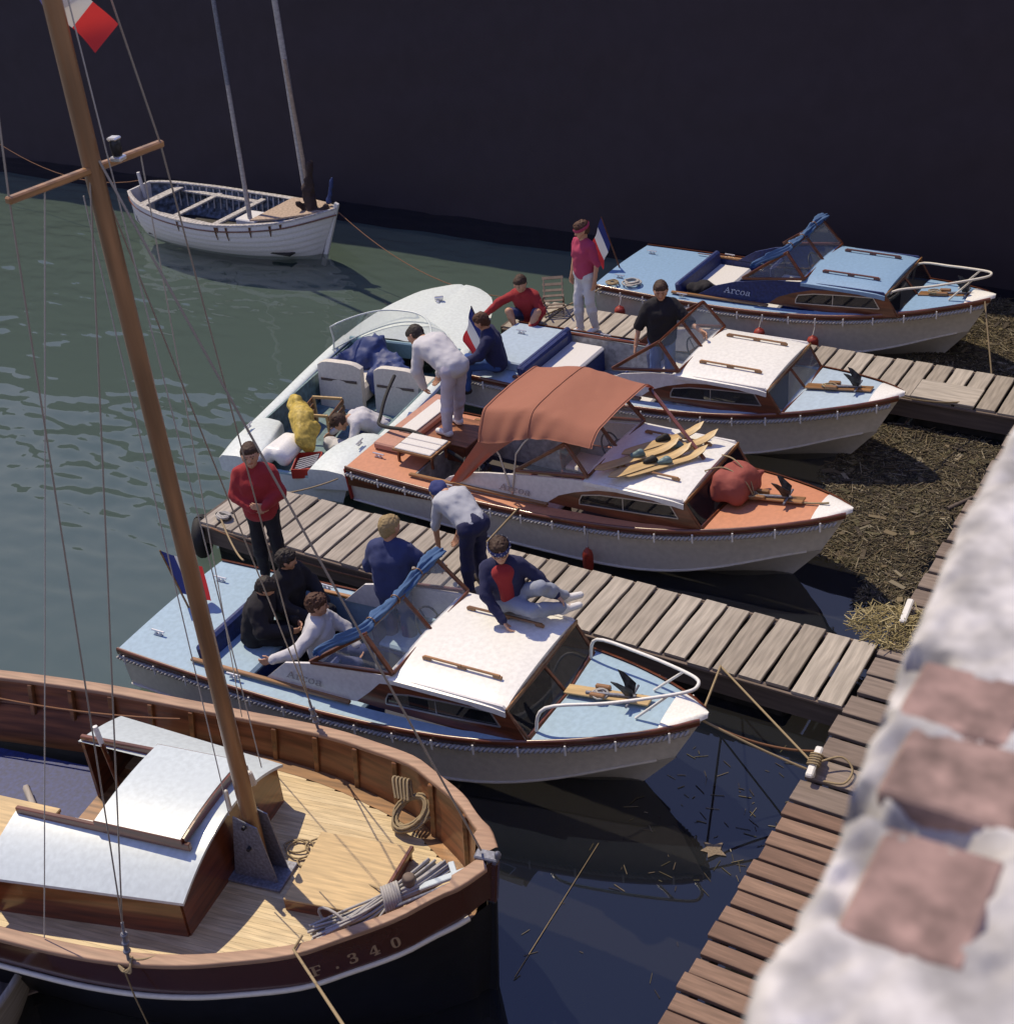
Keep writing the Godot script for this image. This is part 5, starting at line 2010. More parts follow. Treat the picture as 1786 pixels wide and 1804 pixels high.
# ---------------------------------------------------------------- pale runabout across the pier heads
func build_runabout():
	var F := thing("speedboat", "pale turquoise open speedboat with curved windscreen and cluttered cockpit", "speedboat", Vector3(-11.72, 0, -12.12), deg_to_rad(97.0))
	var L := 5.55
	var H := [[0, .98], [.15, 1.04], [.45, 1.10], [.68, 1.06], [.82, .93], [.92, .72], [.97, .55], [1.0, .30]]
	var S := [[0, .46], [.3, .50], [.6, .58], [1.0, .66]]
	var mb := MB.new()
	var N := 30
	for s in [-1.0, 1.0]:
		var rows := []
		for i in N + 1:
			var t := i / float(N)
			var hb := cv(H, t)
			var sy := cv(S, t)
			var r := []
			for j in 8:
				var v := j / 7.0
				r.append(Vector3(L * t - .9 * pow(t, 6.0) * v * v, lerpf(sy, -.25, v), s * hb * (1.0 - .15 * v - .8 * pow(v, 5.0))))
			rows.append(r)
		mb.grid(rows)
	mb.poly([Vector3(0, .30, -.96), Vector3(0, .30, .96), Vector3(0, -.1, .8), Vector3(0, -.25, 0), Vector3(0, -.1, -.8)])
	var tip := []
	for j in 8:
		var v := j / 7.0
		var z := .30 * (1.0 - .15 * v - .8 * pow(v, 5.0))
		tip.append([Vector3(L - .9 * v * v, lerpf(.66, -.25, v), -z), Vector3(L + .05 - .9 * v * v, lerpf(.66, -.25, v), 0), Vector3(L - .9 * v * v, lerpf(.66, -.25, v), z)])
	mb.grid(tip)
	part("hull", mb, M.teal_deck, F)
	mb = MB.new()   # dark flash along the side
	for s in [-1.0, 1.0]:
		var rows := []
		for i in N + 1:
			var t := i / float(N) * .96
			rows.append([Vector3(L * t, cv(S, t) - .05, s * (cv(H, t) + .008)), Vector3(L * t - .02, cv(S, t) - .15, s * (cv(H, t) * .985 + .010))])
		mb.grid(rows)
	part("side_flash", mb, M.teal_dark, F)
	# decks
	mb = MB.new()
	var rows := []
	for i in 17:
		var x := lerpf(3.55, L + .02, i / 16.0)
		var t := minf(x / L, 1.0)
		var r := []
		for j in 15:
			var u := -1.0 + j / 7.0
			r.append(Vector3(x + (.04 if i == 16 else 0.0) * (1.0 - u * u), cv(S, t) + .09 * (1.0 - u * u) * (1.0 - .6 * t) + .01 - .02 * exp(-pow(u * 14.0, 2.0)), u * (cv(H, t) + .02)))
		rows.append(r)
	mb.grid(rows)
	part("foredeck", mb, M.teal_deck, F)
	for s in [-1.0, 1.0]:
		mb = MB.new()
		rows = []
		for i in 21:
			var x := lerpf(.7, 3.56, i / 20.0)
			var t := x / L
			rows.append([Vector3(x, cv(S, t) - .02, s * (cv(H, t) + .02)), Vector3(x, cv(S, t) + .03, s * (cv(H, t) + .01)), Vector3(x, cv(S, t) + .035, s * (cv(H, t) - .13)), Vector3(x, cv(S, t) - .01, s * (cv(H, t) - .15))])
		mb.grid(rows)
		part("side_deck", mb, M.teal_deck, F)
		mb = MB.new()
		mb.bar(Vector3(.7, .28, s * .90), Vector3(3.6, .32, s * .93), .03, .46)
		part("cockpit_lining", mb, M.teal_inner, F)
		# stern pods
		mb = MB.new()
		rows = []
		for i in 9:
			var u := i / 8.0
			var x := lerpf(-.06, .98, u)
			var zo := cv(H, maxf(x, 0.0) / L) + .03
			var zi := lerpf(.40, .62, u * u)
			var y := cv(S, maxf(x, 0.0) / L) + .03 + .05 * sin(u * PI)
			rows.append([Vector3(x, y - .24, s * (zo - .02)), Vector3(x, y - .06, s * zo), Vector3(x, y, s * (zo - .07)), Vector3(x, y + .02, s * (zo + zi) / 2), Vector3(x, y, s * (zi + .05)), Vector3(x, y - .05, s * zi), Vector3(x, y - .30, s * zi)])
		mb.grid(rows)
		mb.poly(rows[0]); mb.poly(rows[8])
		part("stern_pod", mb, M.teal_deck, F)
		mb = MB.new()
		mb.box(tf(Vector3(-.02, .34, s * .72)), Vector3(.05, .10, .52), .01)
		part("stern_trim", mb, M.teal_dark, F)
	mb = MB.new()
	mb.box(tf(Vector3(1.9, .07, 0)), Vector3(3.5, .03, 1.8))
	part("cockpit_floor", mb, M.teal_inner, F)
	mb = MB.new()
	mb.box(tf(Vector3(.03, .16, 0)), Vector3(.05, .34, .9))
	part("transom_well", mb, M.teal_dark, F)
	# seats back to back with a dark stripe
	for s in [-1.0, 1.0]:
		mb = MB.new()
		rows = []
		for i in 5:
			var y := lerpf(.08, .80, i / 4.0)
			var r := []
			for j in 9:
				var u := -1.0 + j / 4.0
				r.append(Vector3(2.28 + .10 * (y - .1) - .03 * (1 - u * u), y - .08 * pow(absf(u), 4.0) * (i / 4.0), s * .47 + u * .36))
			rows.append(r)
		mb.grid(rows)
		var back := []
		for r in rows:
			var q := []
			for p in r: q.append(p + Vector3(.10, 0, 0))
			back.append(q)
		mb.grid(back)
		mb.grid([rows[4], back[4]])
		for j in [0, 8]:
			var e := []
			for i in 5: e.append([rows[i][j], back[i][j]])
			mb.grid(e)
		var st := part("seat_back", mb, M.seat_cream, F)
		mb = MB.new()
		mb.bar(Vector3(2.28 + .02, .52, s * .47 - .30), Vector3(2.28 + .02, .52, s * .47 + .30), .012, .04)
		part("stripe", mb, M.pier_beam, st)
		mb = MB.new()
		mb.box(tf(Vector3(2.68, .28, s * .47)), Vector3(.6, .30, .72), .05)
		part("seat", mb, M.seat_cream, F)
	mb = MB.new()
	mb.box(tf(Vector3(3.52, .50, 0), 0, 0, .2), Vector3(.06, .3, 1.9), .02)
	part("dashboard", mb, M.teal_dark, F)
	# wrap-round windscreen
	mb = MB.new()
	var lo := []
	var hi := []
	for i in 33:
		var a := lerpf(-1.0, 1.0, i / 32.0)
		var x := 3.05 + 1.02 * (1.0 - pow(absf(a), 2.6))
		var z := a * 1.0
		var e := smoothstep(1.0, .86, absf(a))
		lo.append(Vector3(x, cv(S, x / L) + .04 + .07 * (1.0 - a * a), z))
		hi.append(Vector3(x - .50 * e, cv(S, x / L) + .05 + .47 * e, z * .97))
	mb.grid([lo, hi])
	var ws := part("windscreen", mb, M.perspex, F)
	mb = MB.new()
	mb.tube(hi, .014, 6); mb.tube(lo, .012, 6)
	part("screen_rim", mb, M.teal_deck, ws)
	mb = MB.new()
	mb.box(tf(Vector3(4.95, .70, -.12), 0, .1, 0), Vector3(.16, .04, .05), .01)
	mb.box(tf(Vector3(4.95, .735, -.12), 0, .5, 0), Vector3(.05, .06, .14), .01)
	part("bow_cleat", mb, M.alu, F)
	deck_cleat(F, Vector3(.55, .60, .88), 0); deck_cleat(F, Vector3(.55, .60, -.88), 0)
	var at := F.transform
	# things aboard
	var o := thing("blue_tarpaulin", "crumpled navy tarpaulin heaped in the speedboat's front cockpit", "tarpaulin", at * Vector3(3.0, .35, -.25), deg_to_rad(97))
	mb = MB.new()
	mb.blob([[Vector3(-.1, .10, -.5), Vector3(.15, .25, -.1), .18, .22], [Vector3(.15, .25, -.1), Vector3(-.2, .12, .55), .20, .16], [Vector3(.1, .35, -.25), Vector3(.3, .50, -.15), .10, .04], [Vector3(-.3, .05, .2), Vector3(-.45, -.05, .35), .16, .10]], .03, .10, .10, noise(91, 3.2, 3))
	part("cloth", mb, M.tarp_blue, o)
	o = thing("yellow_oilskin", "yellow oilskin jacket draped over the speedboat's engine", "oilskin", at * Vector3(.74, .62, -.14), deg_to_rad(97))
	mb = MB.new()
	mb.blob([[Vector3(.30, .12, -.22), Vector3(.05, .12, .0), .13, .14], [Vector3(.05, .12, 0), Vector3(-.22, -.05, .16), .15, .13], [Vector3(.38, .18, -.30), Vector3(.30, .24, -.20), .09, .08], [Vector3(.0, .0, .18), Vector3(-.22, -.15, .24), .10, .07]], .020, .05, .055, noise(92, 3.2, 4))
	part("jacket", mb, M.oilskin, o)
	o = thing("engine_cowl", "rounded white engine cowl at the speedboat's stern", "engine", at * Vector3(.35, .40, -.20), deg_to_rad(97))
	mb = MB.new()
	mb.blob([[Vector3(-.20, .05, -.14), Vector3(.26, .07, -.12), .10, .09], [Vector3(-.20, .05, .12), Vector3(.26, .07, .10), .10, .09], [Vector3(-.20, .12, -.08), Vector3(.18, .13, -.06), .10, .08], [Vector3(-.20, .12, .06), Vector3(.18, .13, .04), .10, .08]], .02, .06)
	part("cowl", mb, M.white_paint, o)
	o = thing("tool_box", "open red tool box with loose tools in speedboat's stern well", "tool box", at * Vector3(.22, .28, .22), deg_to_rad(97 + 20))
	mb = MB.new()
	mb.box(tf(Vector3(0, .02, 0)), Vector3(.46, .02, .34), .004)
	for s in [-1, 1]:
		mb.box(tf(Vector3(0, .08, s * .165)), Vector3(.46, .14, .012))
		mb.box(tf(Vector3(s * .225, .08, 0)), Vector3(.012, .14, .32))
	part("box_shell", mb, M.red_paint, o)
	mb = MB.new()
	for k in 6: mb.bar(Vector3(-.18 + k * .06, .10, -.14), Vector3(-.12 + k * .05, .16, .15), .03, .02)
	part("tools", mb, M.steel, o)
	o = thing("wooden_crate", "slatted wooden crate on the speedboat's cockpit floor", "crate", at * Vector3(1.55, .09, -.35), deg_to_rad(97 + 8))
	for k in 4:
		mb = MB.new()
		mb.box(tf(Vector3(0, .06 + k * .10, .24)), Vector3(.56, .07, .02), .003)
		part("slat", mb, M.oiled_wood, o)
		mb = MB.new()
		mb.box(tf(Vector3(0, .06 + k * .10, -.24)), Vector3(.56, .07, .02), .003)
		part("slat", mb, M.oiled_wood, o)
	for sx in [-1, 1]:
		for sz in [-1, 1]:
			mb = MB.new()
			mb.box(tf(Vector3(sx * .27, .21, sz * .215)), Vector3(.035, .42, .035), .004)
			part("corner_post", mb, M.pine, o)
		mb = MB.new()
		mb.box(tf(Vector3(sx * .27, .40, 0)), Vector3(.03, .04, .40), .004)
		part("end_rail", mb, M.pine, o)
	o = thing("white_bundle", "white cloth bundle beside the kneeling person's knees", "bundle", at * Vector3(1.02, .10, .30), 0)
	mb = MB.new()
	mb.blob([[Vector3(-.2, .10, 0), Vector3(.2, .08, .1), .13, .10], [Vector3(0, .1, -.15), Vector3(.15, .16, -.05), .10, .08]], .025, .08, .06, noise(93, 5., 3))
	part("cloth", mb, M.cloth_white, o)
	# black hose from runabout to the orange boat's engine
	o = thing("black_hose", "black hose bent from the speedboat to the orange boat's engine", "hose", Vector3.ZERO)
	mb = MB.new()
	mb.tube(smooth_path([Vector3(-11.15, 1.0, -14.0), Vector3(-10.98, .95, -13.55), Vector3(-10.88, .80, -13.25), Vector3(-10.70, .80, -13.02), Vector3(-10.1, .86, -12.95), Vector3(-9.5, .70, -12.9), Vector3(-9.2, .5, -12.95)], 6), .026, 8)
	part("hose", mb, M.rubber, o)
	# mooring line of the runabout
	o = thing("mooring_rope", "tan rope from the speedboat's stern to the near finger pier", "rope", Vector3.ZERO)
	mb = MB.new()
	mb.tube(sag(Vector3(-10.75, .5, -12.05), Vector3(-11.45, .47, -11.35), .05), .010, 5)
	part("line", mb, M.rope_tan, o)

# grey dinghy whose bow just enters the lower left corner
func build_dinghy():
	var d := thing("rowing_dinghy", "weathered grey dinghy behind the varnished boat's quarter", "dinghy", Vector3(-8.35, 0, -4.02), deg_to_rad(-38))
	var H := [[0, .55], [.3, .66], [.6, .60], [.85, .32], [1.0, .03]]
	var mb := MB.new()
	for s in [-1.0, 1.0]:
		var rows := []
		for i in 21:
			var t := i / 20.0
			var r := []
			for j in 6:
				var v := j / 5.0
				r.append(Vector3(-2.6 + 2.9 * t - .2 * pow(t, 6.0) * v, lerpf(.42 + .1 * t * t, -.12, v), s * cv(H, t) * (1.0 - .5 * v * v)))
			rows.append(r)
		mb.grid(rows)
	part("hull", mb, M.grey_plank1, d)
	for s in [-1.0, 1.0]:
		mb = MB.new()
		var pts := []
		for i in 21:
			var t := i / 20.0
			pts.append(Vector3(-2.6 + 2.9 * t, .43 + .1 * t * t, s * cv(H, t)))
		mb.tube(pts, .035, 6)
		part("gunwale", mb, M.grey_plank0, d)
	mb = MB.new()
	mb.box(tf(Vector3(-1.4, .08, 0)), Vector3(2.2, .02, .8))
	part("bottom_boards", mb, M.dull_plank1, d)
	mb = MB.new()
	mb.box(tf(Vector3(-1.2, .33, 0)), Vector3(.22, .03, 1.15), .004)
	part("thwart", mb, M.grey_plank2, d)

func build_lines():
	var mb: MB
	var c := white_cleat(Vector3(-3.36, .45, -9.55), .12, "white wooden cleat wound with rope on the boardwalk edge")
	mb = MB.new()
	for k in 5:
		var pts := []
		for i in 13:
			var a := TAU * i / 12.0
			pts.append(Vector3(.055 * cos(a), .10 + .045 * sin(a), -.10 + k * .035 + .03 * sin(a)))
		mb.tube(pts, .011, 5)
	mb.tube(smooth_path([Vector3(.05, .1, -.02), Vector3(.22, .12, -.12), Vector3(.34, .06, -.05), Vector3(.30, .03, .12), Vector3(.12, .02, .14)], 5), .011, 5)
	var rp := thing("rope_winding", "tan rope turned round the white boardwalk cleat", "rope", c.position, .12)
	part("winding", mb, M.rope_tan, rp)
	white_cleat(Vector3(-3.34, .45, -12.15), .1, "white wooden cleat half hidden behind the hay heap")
	var bow := Vector3(-4.33, 1.0, -9.20)
	var lines := [
		["taut tan mooring rope from near blue bow up to finger pier", bow, Vector3(-4.75, .47, -10.58), .0],
		["tan mooring rope from near blue bow to the white cleat", bow + Vector3(0, -.03, 0), Vector3(-3.40, .53, -9.45), .02],
		["tan rope from the near finger pier down to the white cleat", Vector3(-4.75, .47, -10.58), Vector3(-3.40, .55, -9.55), .0],
		["slack rust-brown rope from near blue bow to the boardwalk", bow + Vector3(-.05, -.05, -.03), Vector3(-3.41, .50, -9.75), .10],
		["tan rope from pier end corner to near blue boat's stern", Vector3(-11.55, .50, -10.66), Vector3(-10.45, .66, -9.85), .12],
		["rust rope along the near finger pier's dark side", Vector3(-11.6, .42, -10.52), Vector3(-8.6, .38, -10.52), .10],
		["thin tan rope from the orange boat's bow rail to bag", Vector3(-5.1, .98, -13.05), Vector3(-4.55, 1.06, -13.08), .02],
		["thin rope from orange boat's side down to the finger pier", Vector3(-8.05, .68, -12.12), Vector3(-8.2, .46, -11.55), .0],
		["pale rope from far blue bow down to the reed mat", Vector3(-4.50, 1.0, -19.15), Vector3(-4.1, .06, -18.4), .0],
		["tan rope from the white-roofed bow along to finger pier", Vector3(-4.75, 1.0, -15.95), Vector3(-4.2, .47, -17.05), .04],
		["thin rope running from pier head to the far blue stern", Vector3(-10.9, .47, -17.4), Vector3(-10.3, .62, -18.6), .03]]
	for l in lines:
		var o := thing("mooring_rope", l[0], "rope", Vector3.ZERO)
		mb = MB.new()
		mb.tube(sag(l[1], l[2], l[3]), .012, 6)
		part("line", mb, M.rope_rust if "rust" in l[0] else M.rope_tan, o)
	# pier-head cleat with tangled line
	var k := thing("rope_tangle", "tangle of grey rope round the cleat at the pier head", "rope", Vector3(-11.55, .46, -10.72))
	mb = MB.new()
	var rng := RandomNumberGenerator.new()
	rng.seed = 4
	rope_coil(mb, Vector3(0, .02, 0), .12, 6, .013, rng, .8)
	part("coil", mb, M.rope_white, k)
	mb = MB.new()
	mb.box(tf(Vector3(0, .04, 0)), Vector3(.24, .05, .06), .012)
	part("cleat", mb, M.iron, k)
	# folding chair left at the head of the far pier
	var ch := thing("deck_chair", "pale folding slatted deck chair at the far pier's head", "chair", Vector3(-10.75, .45, -17.72), deg_to_rad(-60))
	ch.scale = Vector3.ONE * .72
	for s in [-1.0, 1.0]:
		mb = MB.new()
		mb.bar(Vector3(-.30, .02, s * .22), Vector3(.30, .50, s * .22), .03, .03, Vector3.UP, .004)
		part("leg", mb, M.pier_beam_top, ch)
		mb = MB.new()
		mb.bar(Vector3(.25, .02, s * .20), Vector3(-.42, .62, s * .20), .03, .03, Vector3.UP, .004)
		part("leg", mb, M.pier_beam_top, ch)
	for i in 7:
		mb = MB.new()
		var t := i / 6.0
		mb.box(tf(Vector3(lerpf(-.44, .22, t), .22 + .42 * pow(1.0 - t, 1.6), 0), 0, 0, -.7 * (1.0 - t)), Vector3(.07, .015, .46), .003)
		part("slat", mb, M.pier_beam_top, ch)

# ---------------------------------------------------------------- people
# Joints in a frame at the person's feet or seat: y up, +z the way the pelvis faces, +x the person's left.
var fold_noise: FastNoiseLite
var curl_noise: FastNoiseLite

func stand() -> Dictionary:
	return {"pel": Vector3(0, .93, 0), "chest": Vector3(0, 1.27, 0), "neck": Vector3(0, 1.44, -.01), "head": Vector3(0, 1.585, .015), "look": Vector3(0, 0, 1),
		"elL": Vector3(.25, 1.12, -.03), "elR": Vector3(-.25, 1.12, -.03), "haL": Vector3(.25, .87, .06), "haR": Vector3(-.25, .87, .06),
		"knL": Vector3(.10, .50, .02), "knR": Vector3(-.10, .50, .02), "anL": Vector3(.11, .08, -.02), "anR": Vector3(-.11, .08, -.02)}

func hand(mb: MB, w: Vector3, dir: Vector3, palm: Vector3, left: float, curl: float):
	# palm, four fingers of unequal length with two bends, thumb from the side of the palm
	var d := dir.normalized()
	var n := (palm - d * palm.dot(d)).normalized()
	var s := d.cross(n) * left
	var bones := []
	for i in 4: bones.append([w + s * (.012 * (1.5 - i)), w + d * .082 + s * (.020 * (1.5 - i)), .016, .012])
	for i in 4:
		var l: float = [.068, .078, .072, .055][i]
		var a := w + d * .085 + s * (.020 * (1.5 - i))
		var b := a + (d * cos(curl * .5) + n * sin(curl * .5)) * l * .5
		var c := b + (d * cos(curl * 1.2) + n * sin(curl * 1.2)) * l * .5
		bones.append([a, b, .0095, .009]); bones.append([b, c, .009, .0078])
	var ta := w + d * .025 + s * .028
	var tb := ta + (d * .7 + s * .7 + n * .3).normalized() * .038
	bones.append([ta, tb, .013, .011])
	bones.append([tb, tb + (d + n * .5 + s * .15).normalized() * .032, .010, .009])
	mb.blob(bones, .0055, .006)

# o: top / legs / feet materials, hair, sleeve ("long", "short"), legs ("long", "short"), extras
func person(label: String, at: Vector3, yaw_deg: float, J: Dictionary, o: Dictionary) -> Node3D:
	var P := thing("person", label, "person", at, deg_to_rad(yaw_deg))
	var k: float = o.get("size", 1.0)
	P.scale = Vector3.ONE * k
	var sk: Color = o.get("skin", Color(.46, .25, .16))
	var up := (J.neck - J.pel).normalized() as Vector3
	var face: Vector3 = J.get("face", Vector3(0, 0, 1))
	var side := up.cross(face).normalized()
	var fwd := side.cross(up)
	var hs: Vector3 = J.get("hipside", side)
	var shL: Vector3 = J.neck - up * .075 + side * .160
	var shR: Vector3 = J.neck - up * .075 - side * .160
	var hiL: Vector3 = J.pel + hs * .085 - up * .01
	var hiR: Vector3 = J.pel - hs * .085 - up * .01
	var torso := func(g: float) -> Array:
		return [[J.pel + side * .055, J.chest + side * .065, .115 + g, .118 + g], [J.pel - side * .055, J.chest - side * .065, .115 + g, .118 + g],
			[J.chest + side * .06, J.neck - up * .07 + side * .07, .115 + g, .085 + g], [J.chest - side * .06, J.neck - up * .07 - side * .07, .115 + g, .085 + g],
			[shL - side * .01, J.neck - up * .03 + side * .03, .056 + g, .052 + g], [shR + side * .01, J.neck - up * .03 - side * .03, .056 + g, .052 + g], [J.chest + fwd * .03, J.pel + fwd * .02, .10 + g, .10 + g]]
	var arm := func(g: float, l: float) -> Array:
		var a := []
		for q in [[shL, J.elL, J.haL], [shR, J.elR, J.haR]]:
			a.append([q[0], q[1], .058 + g, .044 + g])
			if l > 0: a.append([q[1], q[1].lerp(q[2], l), .043 + g, .034 + g * .8])
		return a
	var leg := func(g: float, l: float) -> Array:
		var a := [[hiL, hiR, .105 + g, .105 + g], [J.pel, J.pel + up * .06, .12 + g, .12 + g]]
		for q in [[hiL, J.knL, J.anL], [hiR, J.knR, J.anR]]:
			if l < 1.0: a.append([q[0], q[0].lerp(q[1], .75), .088 + g, .075 + g]); continue
			a.append([q[0], q[1], .088 + g, .060 + g])
			a.append([q[1], q[1].lerp(q[2], .35), .060 + g, .062 + g])
			a.append([q[1].lerp(q[2], .35), q[1].lerp(q[2], .97), .062 + g, .046 + g])
		return a
	# head frame
	var lk: Vector3 = J.look.normalized()
	var hu: Vector3 = J.get("headup", (J.head - J.neck).normalized())
	hu = (hu - lk * hu.dot(lk)).normalized()
	var hx := hu.cross(lk)
	var H := func(x: float, y: float, z: float) -> Vector3: return J.head + hx * x + hu * y + lk * z
	# body: one skin surface from feet to neck, plus finer head and hands
	var mb := MB.new()
	mb.cur = sk
	var bones: Array = torso.call(-.012) + arm.call(-.004, 1.0) + leg.call(-.010, 1.0)
	bones.append([J.neck - up * .06, J.head + hu * -.03, .060, .054])
	for q in [[J.anL, J.get("toeL", J.anL + Vector3(.02, -.05, .17))], [J.anR, J.get("toeR", J.anR + Vector3(-.02, -.05, .17))]]:
		bones.append([q[0] + Vector3(0, -.02, 0), q[1], .042, .028])
	mb.blob(bones, .024, .035)
	var eyes := [H.call(.032, .012, .088), H.call(-.032, .012, .088)]
	var mouth: Vector3 = H.call(0, -.052, .088)
	var lips := sk * Color(.8, .5, .5)
	mb.blob([[H.call(0, .040, -.022), H.call(0, .035, .012), .092, .086], [H.call(.025, -.01, .03), H.call(0, -.075, .052), .062, .034], [H.call(-.025, -.01, .03), H.call(0, -.075, .052), .062, .034],
		[H.call(0, .012, .085), H.call(0, -.024, .104), .010, .016], [H.call(.084, .0, -.005), H.call(.088, .022, -.012), .014, .018], [H.call(-.084, .0, -.005), H.call(-.088, .022, -.012), .014, .018],
		[H.call(.045, .028, .070), H.call(-.045, .028, .070), .020, .020], [H.call(0, -.04, -.02), J.neck, .055, .058]], .0085, .022, 0.0, null,
		func(p: Vector3) -> Color:
			if p.distance_to(eyes[0]) < .012 or p.distance_to(eyes[1]) < .012: return Color(.05, .035, .03)
			for e in eyes:
				var b: Vector3 = p - e - hu * .022
				if absf(b.dot(hu)) < .006 and absf(b.dot(hx)) < .020 and b.dot(lk) > -.03: return sk * Color(.3, .25, .25)
			var m := p - mouth
			if absf(m.dot(hu)) < .008 and absf(m.dot(hx)) < .024 and m.dot(lk) > -.03: return lips
			return sk)
	mb.cur = sk
	var curl: float = o.get("curl", .7)
	hand(mb, J.haL, J.get("hdL", J.haL - J.elL), J.get("palmL", -side), 1.0, curl)
	hand(mb, J.haR, J.get("hdR", J.haR - J.elR), J.get("palmR", side), -1.0, curl)
	part("body", mb, M.body, P)
	# clothes
	var fa: float = o.get("fold", .016)
	mb = MB.new()
	mb.blob(torso.call(.012 + o.get("bulk", 0.0)) + arm.call(.012 + o.get("bulk", 0.0), 0.97 if o.get("sleeve", "long") == "long" else 0.0), .020, .030, fa, fold_noise)
	part(o.get("top_name", "sweater"), mb, o.top, P)
	mb = MB.new()
	mb.blob(leg.call(.010, 1.0 if o.get("leg", "long") == "long" else .5), .020, .035, fa, fold_noise)
	part(o.get("leg_name", "trousers"), mb, o.legs, P)
	if o.has("shoes"):
		for q in [[J.anL, J.get("toeL", J.anL + Vector3(.02, -.05, .17))], [J.anR, J.get("toeR", J.anR + Vector3(-.02, -.05, .17))]]:
			mb = MB.new()
			var dn: Vector3 = J.get("soledown", Vector3.DOWN)
			mb.blob([[q[0] + dn * .035 - (q[1] - q[0]).normalized() * .03, q[1], .045, .036], [q[0] + dn * .005, q[0] + dn * .03, .048, .046]], .012, .02)
			part("shoe", mb, o.shoes, P)
	# hair
	mb = MB.new()
	var hr: float = o.get("hair_len", .0)
	var hb := [[H.call(0, .062, -.030), H.call(0, .066, .010), .090, .082], [H.call(0, .02, -.055), H.call(0, -.03 - hr, -.060), .076, .058], [H.call(.052, .045, -.01), H.call(.060, .0 - hr * .5, -.025), .048, .036], [H.call(-.052, .045, -.01), H.call(-.060, .0 - hr * .5, -.025), .048, .036], [H.call(.03, .088, .055), H.call(-.035, .085, .055), .034, .034]]
	mb.blob(hb, .010, .03, o.get("curls", .012), curl_noise)
	part("hair", mb, o.hair, P)
	if o.has("band"):
		mb = MB.new()
		var ring := []
		for i in 25:
			var a := TAU * i / 24.0
			ring.append(H.call(cos(a) * .103, .052 - .02 * sin(a) + .004, -.012 + sin(a) * .118))
		var rows := []
		for p in ring:
			var c: Vector3 = H.call(0, .05, -.012)
			var out: Vector3 = (p - c).normalized()
			rows.append([p - hu * .024 + out * .004, p + out * .014, p + hu * .024 + out * .002])
		mb.grid(rows)
		part("headband", mb, o.band, P)
		if o.get("dots", false):
			mb = MB.new()
			for i in 24:
				var a := TAU * (i + .5) / 24.0
				var c: Vector3 = H.call(cos(a) * .115, .056 - .02 * sin(a) + (.014 if i % 2 else -.010), -.012 + sin(a) * .130)
				mb.blob([[c, c + hu * .001, .007, .007]], .006, .002)
			var d := part("dots", mb, M.white_cotton, P)
			d.set_meta("kind", "stuff")
	if o.has("scarf"):
		mb = MB.new()
		mb.blob([[H.call(0, .065, -.03), H.call(0, .07, .015), .102, .092], [H.call(0, .02, -.06), H.call(0, -.05, -.07), .085, .065], [H.call(0, -.05, -.08), H.call(.02, -.13, -.10), .05, .035], [H.call(.02, -.13, -.10), H.call(.03, -.24, -.06), .035, .022]], .012, .03, .014, fold_noise)
		part("headscarf", mb, o.scarf, P)
	if o.has("inner"):
		mb = MB.new()
		mb.blob([[J.chest + fwd * .075 + up * .09 + side * .03, J.pel + fwd * .085 + up * .08, .088, .080], [J.chest + fwd * .075 + up * .09 - side * .03, J.pel + fwd * .085 + up * .08, .088, .080]], .014, .03, .006, fold_noise)
		part("shirt", mb, o.inner, P)
	if o.has("collar"):
		mb = MB.new()
		var ring := []
		for i in 17:
			var a := TAU * i / 16.0
			ring.append(J.neck + side * cos(a) * .068 + fwd * (sin(a) * .070 + .01) + up * (.012 - .03 * maxf(0.0, sin(a))))
		mb.tube(ring, .020, 6, -1, false)
		part("collar", mb, o.collar, P)
	if o.has("glasses"):
		mb = MB.new()
		for s in [-1.0, 1.0]:
			var ring := []
			for i in 13: ring.append(H.call(s * .033 + .023 * cos(TAU * i / 12.0), .012 + .019 * sin(TAU * i / 12.0), .104))
			mb.tube(ring, .004, 4, -1, false)
			mb.tube([H.call(s * .056, .014, .10), H.call(s * .09, .016, .0)], .003, 4)
		mb.tube([H.call(-.01, .014, .106), H.call(.01, .014, .106)], .003, 4)
		part("glasses", mb, M.iron, P)
	return P

func pose(over: Dictionary) -> Dictionary:
	var j := stand()
	j.merge(over, true)
	return j

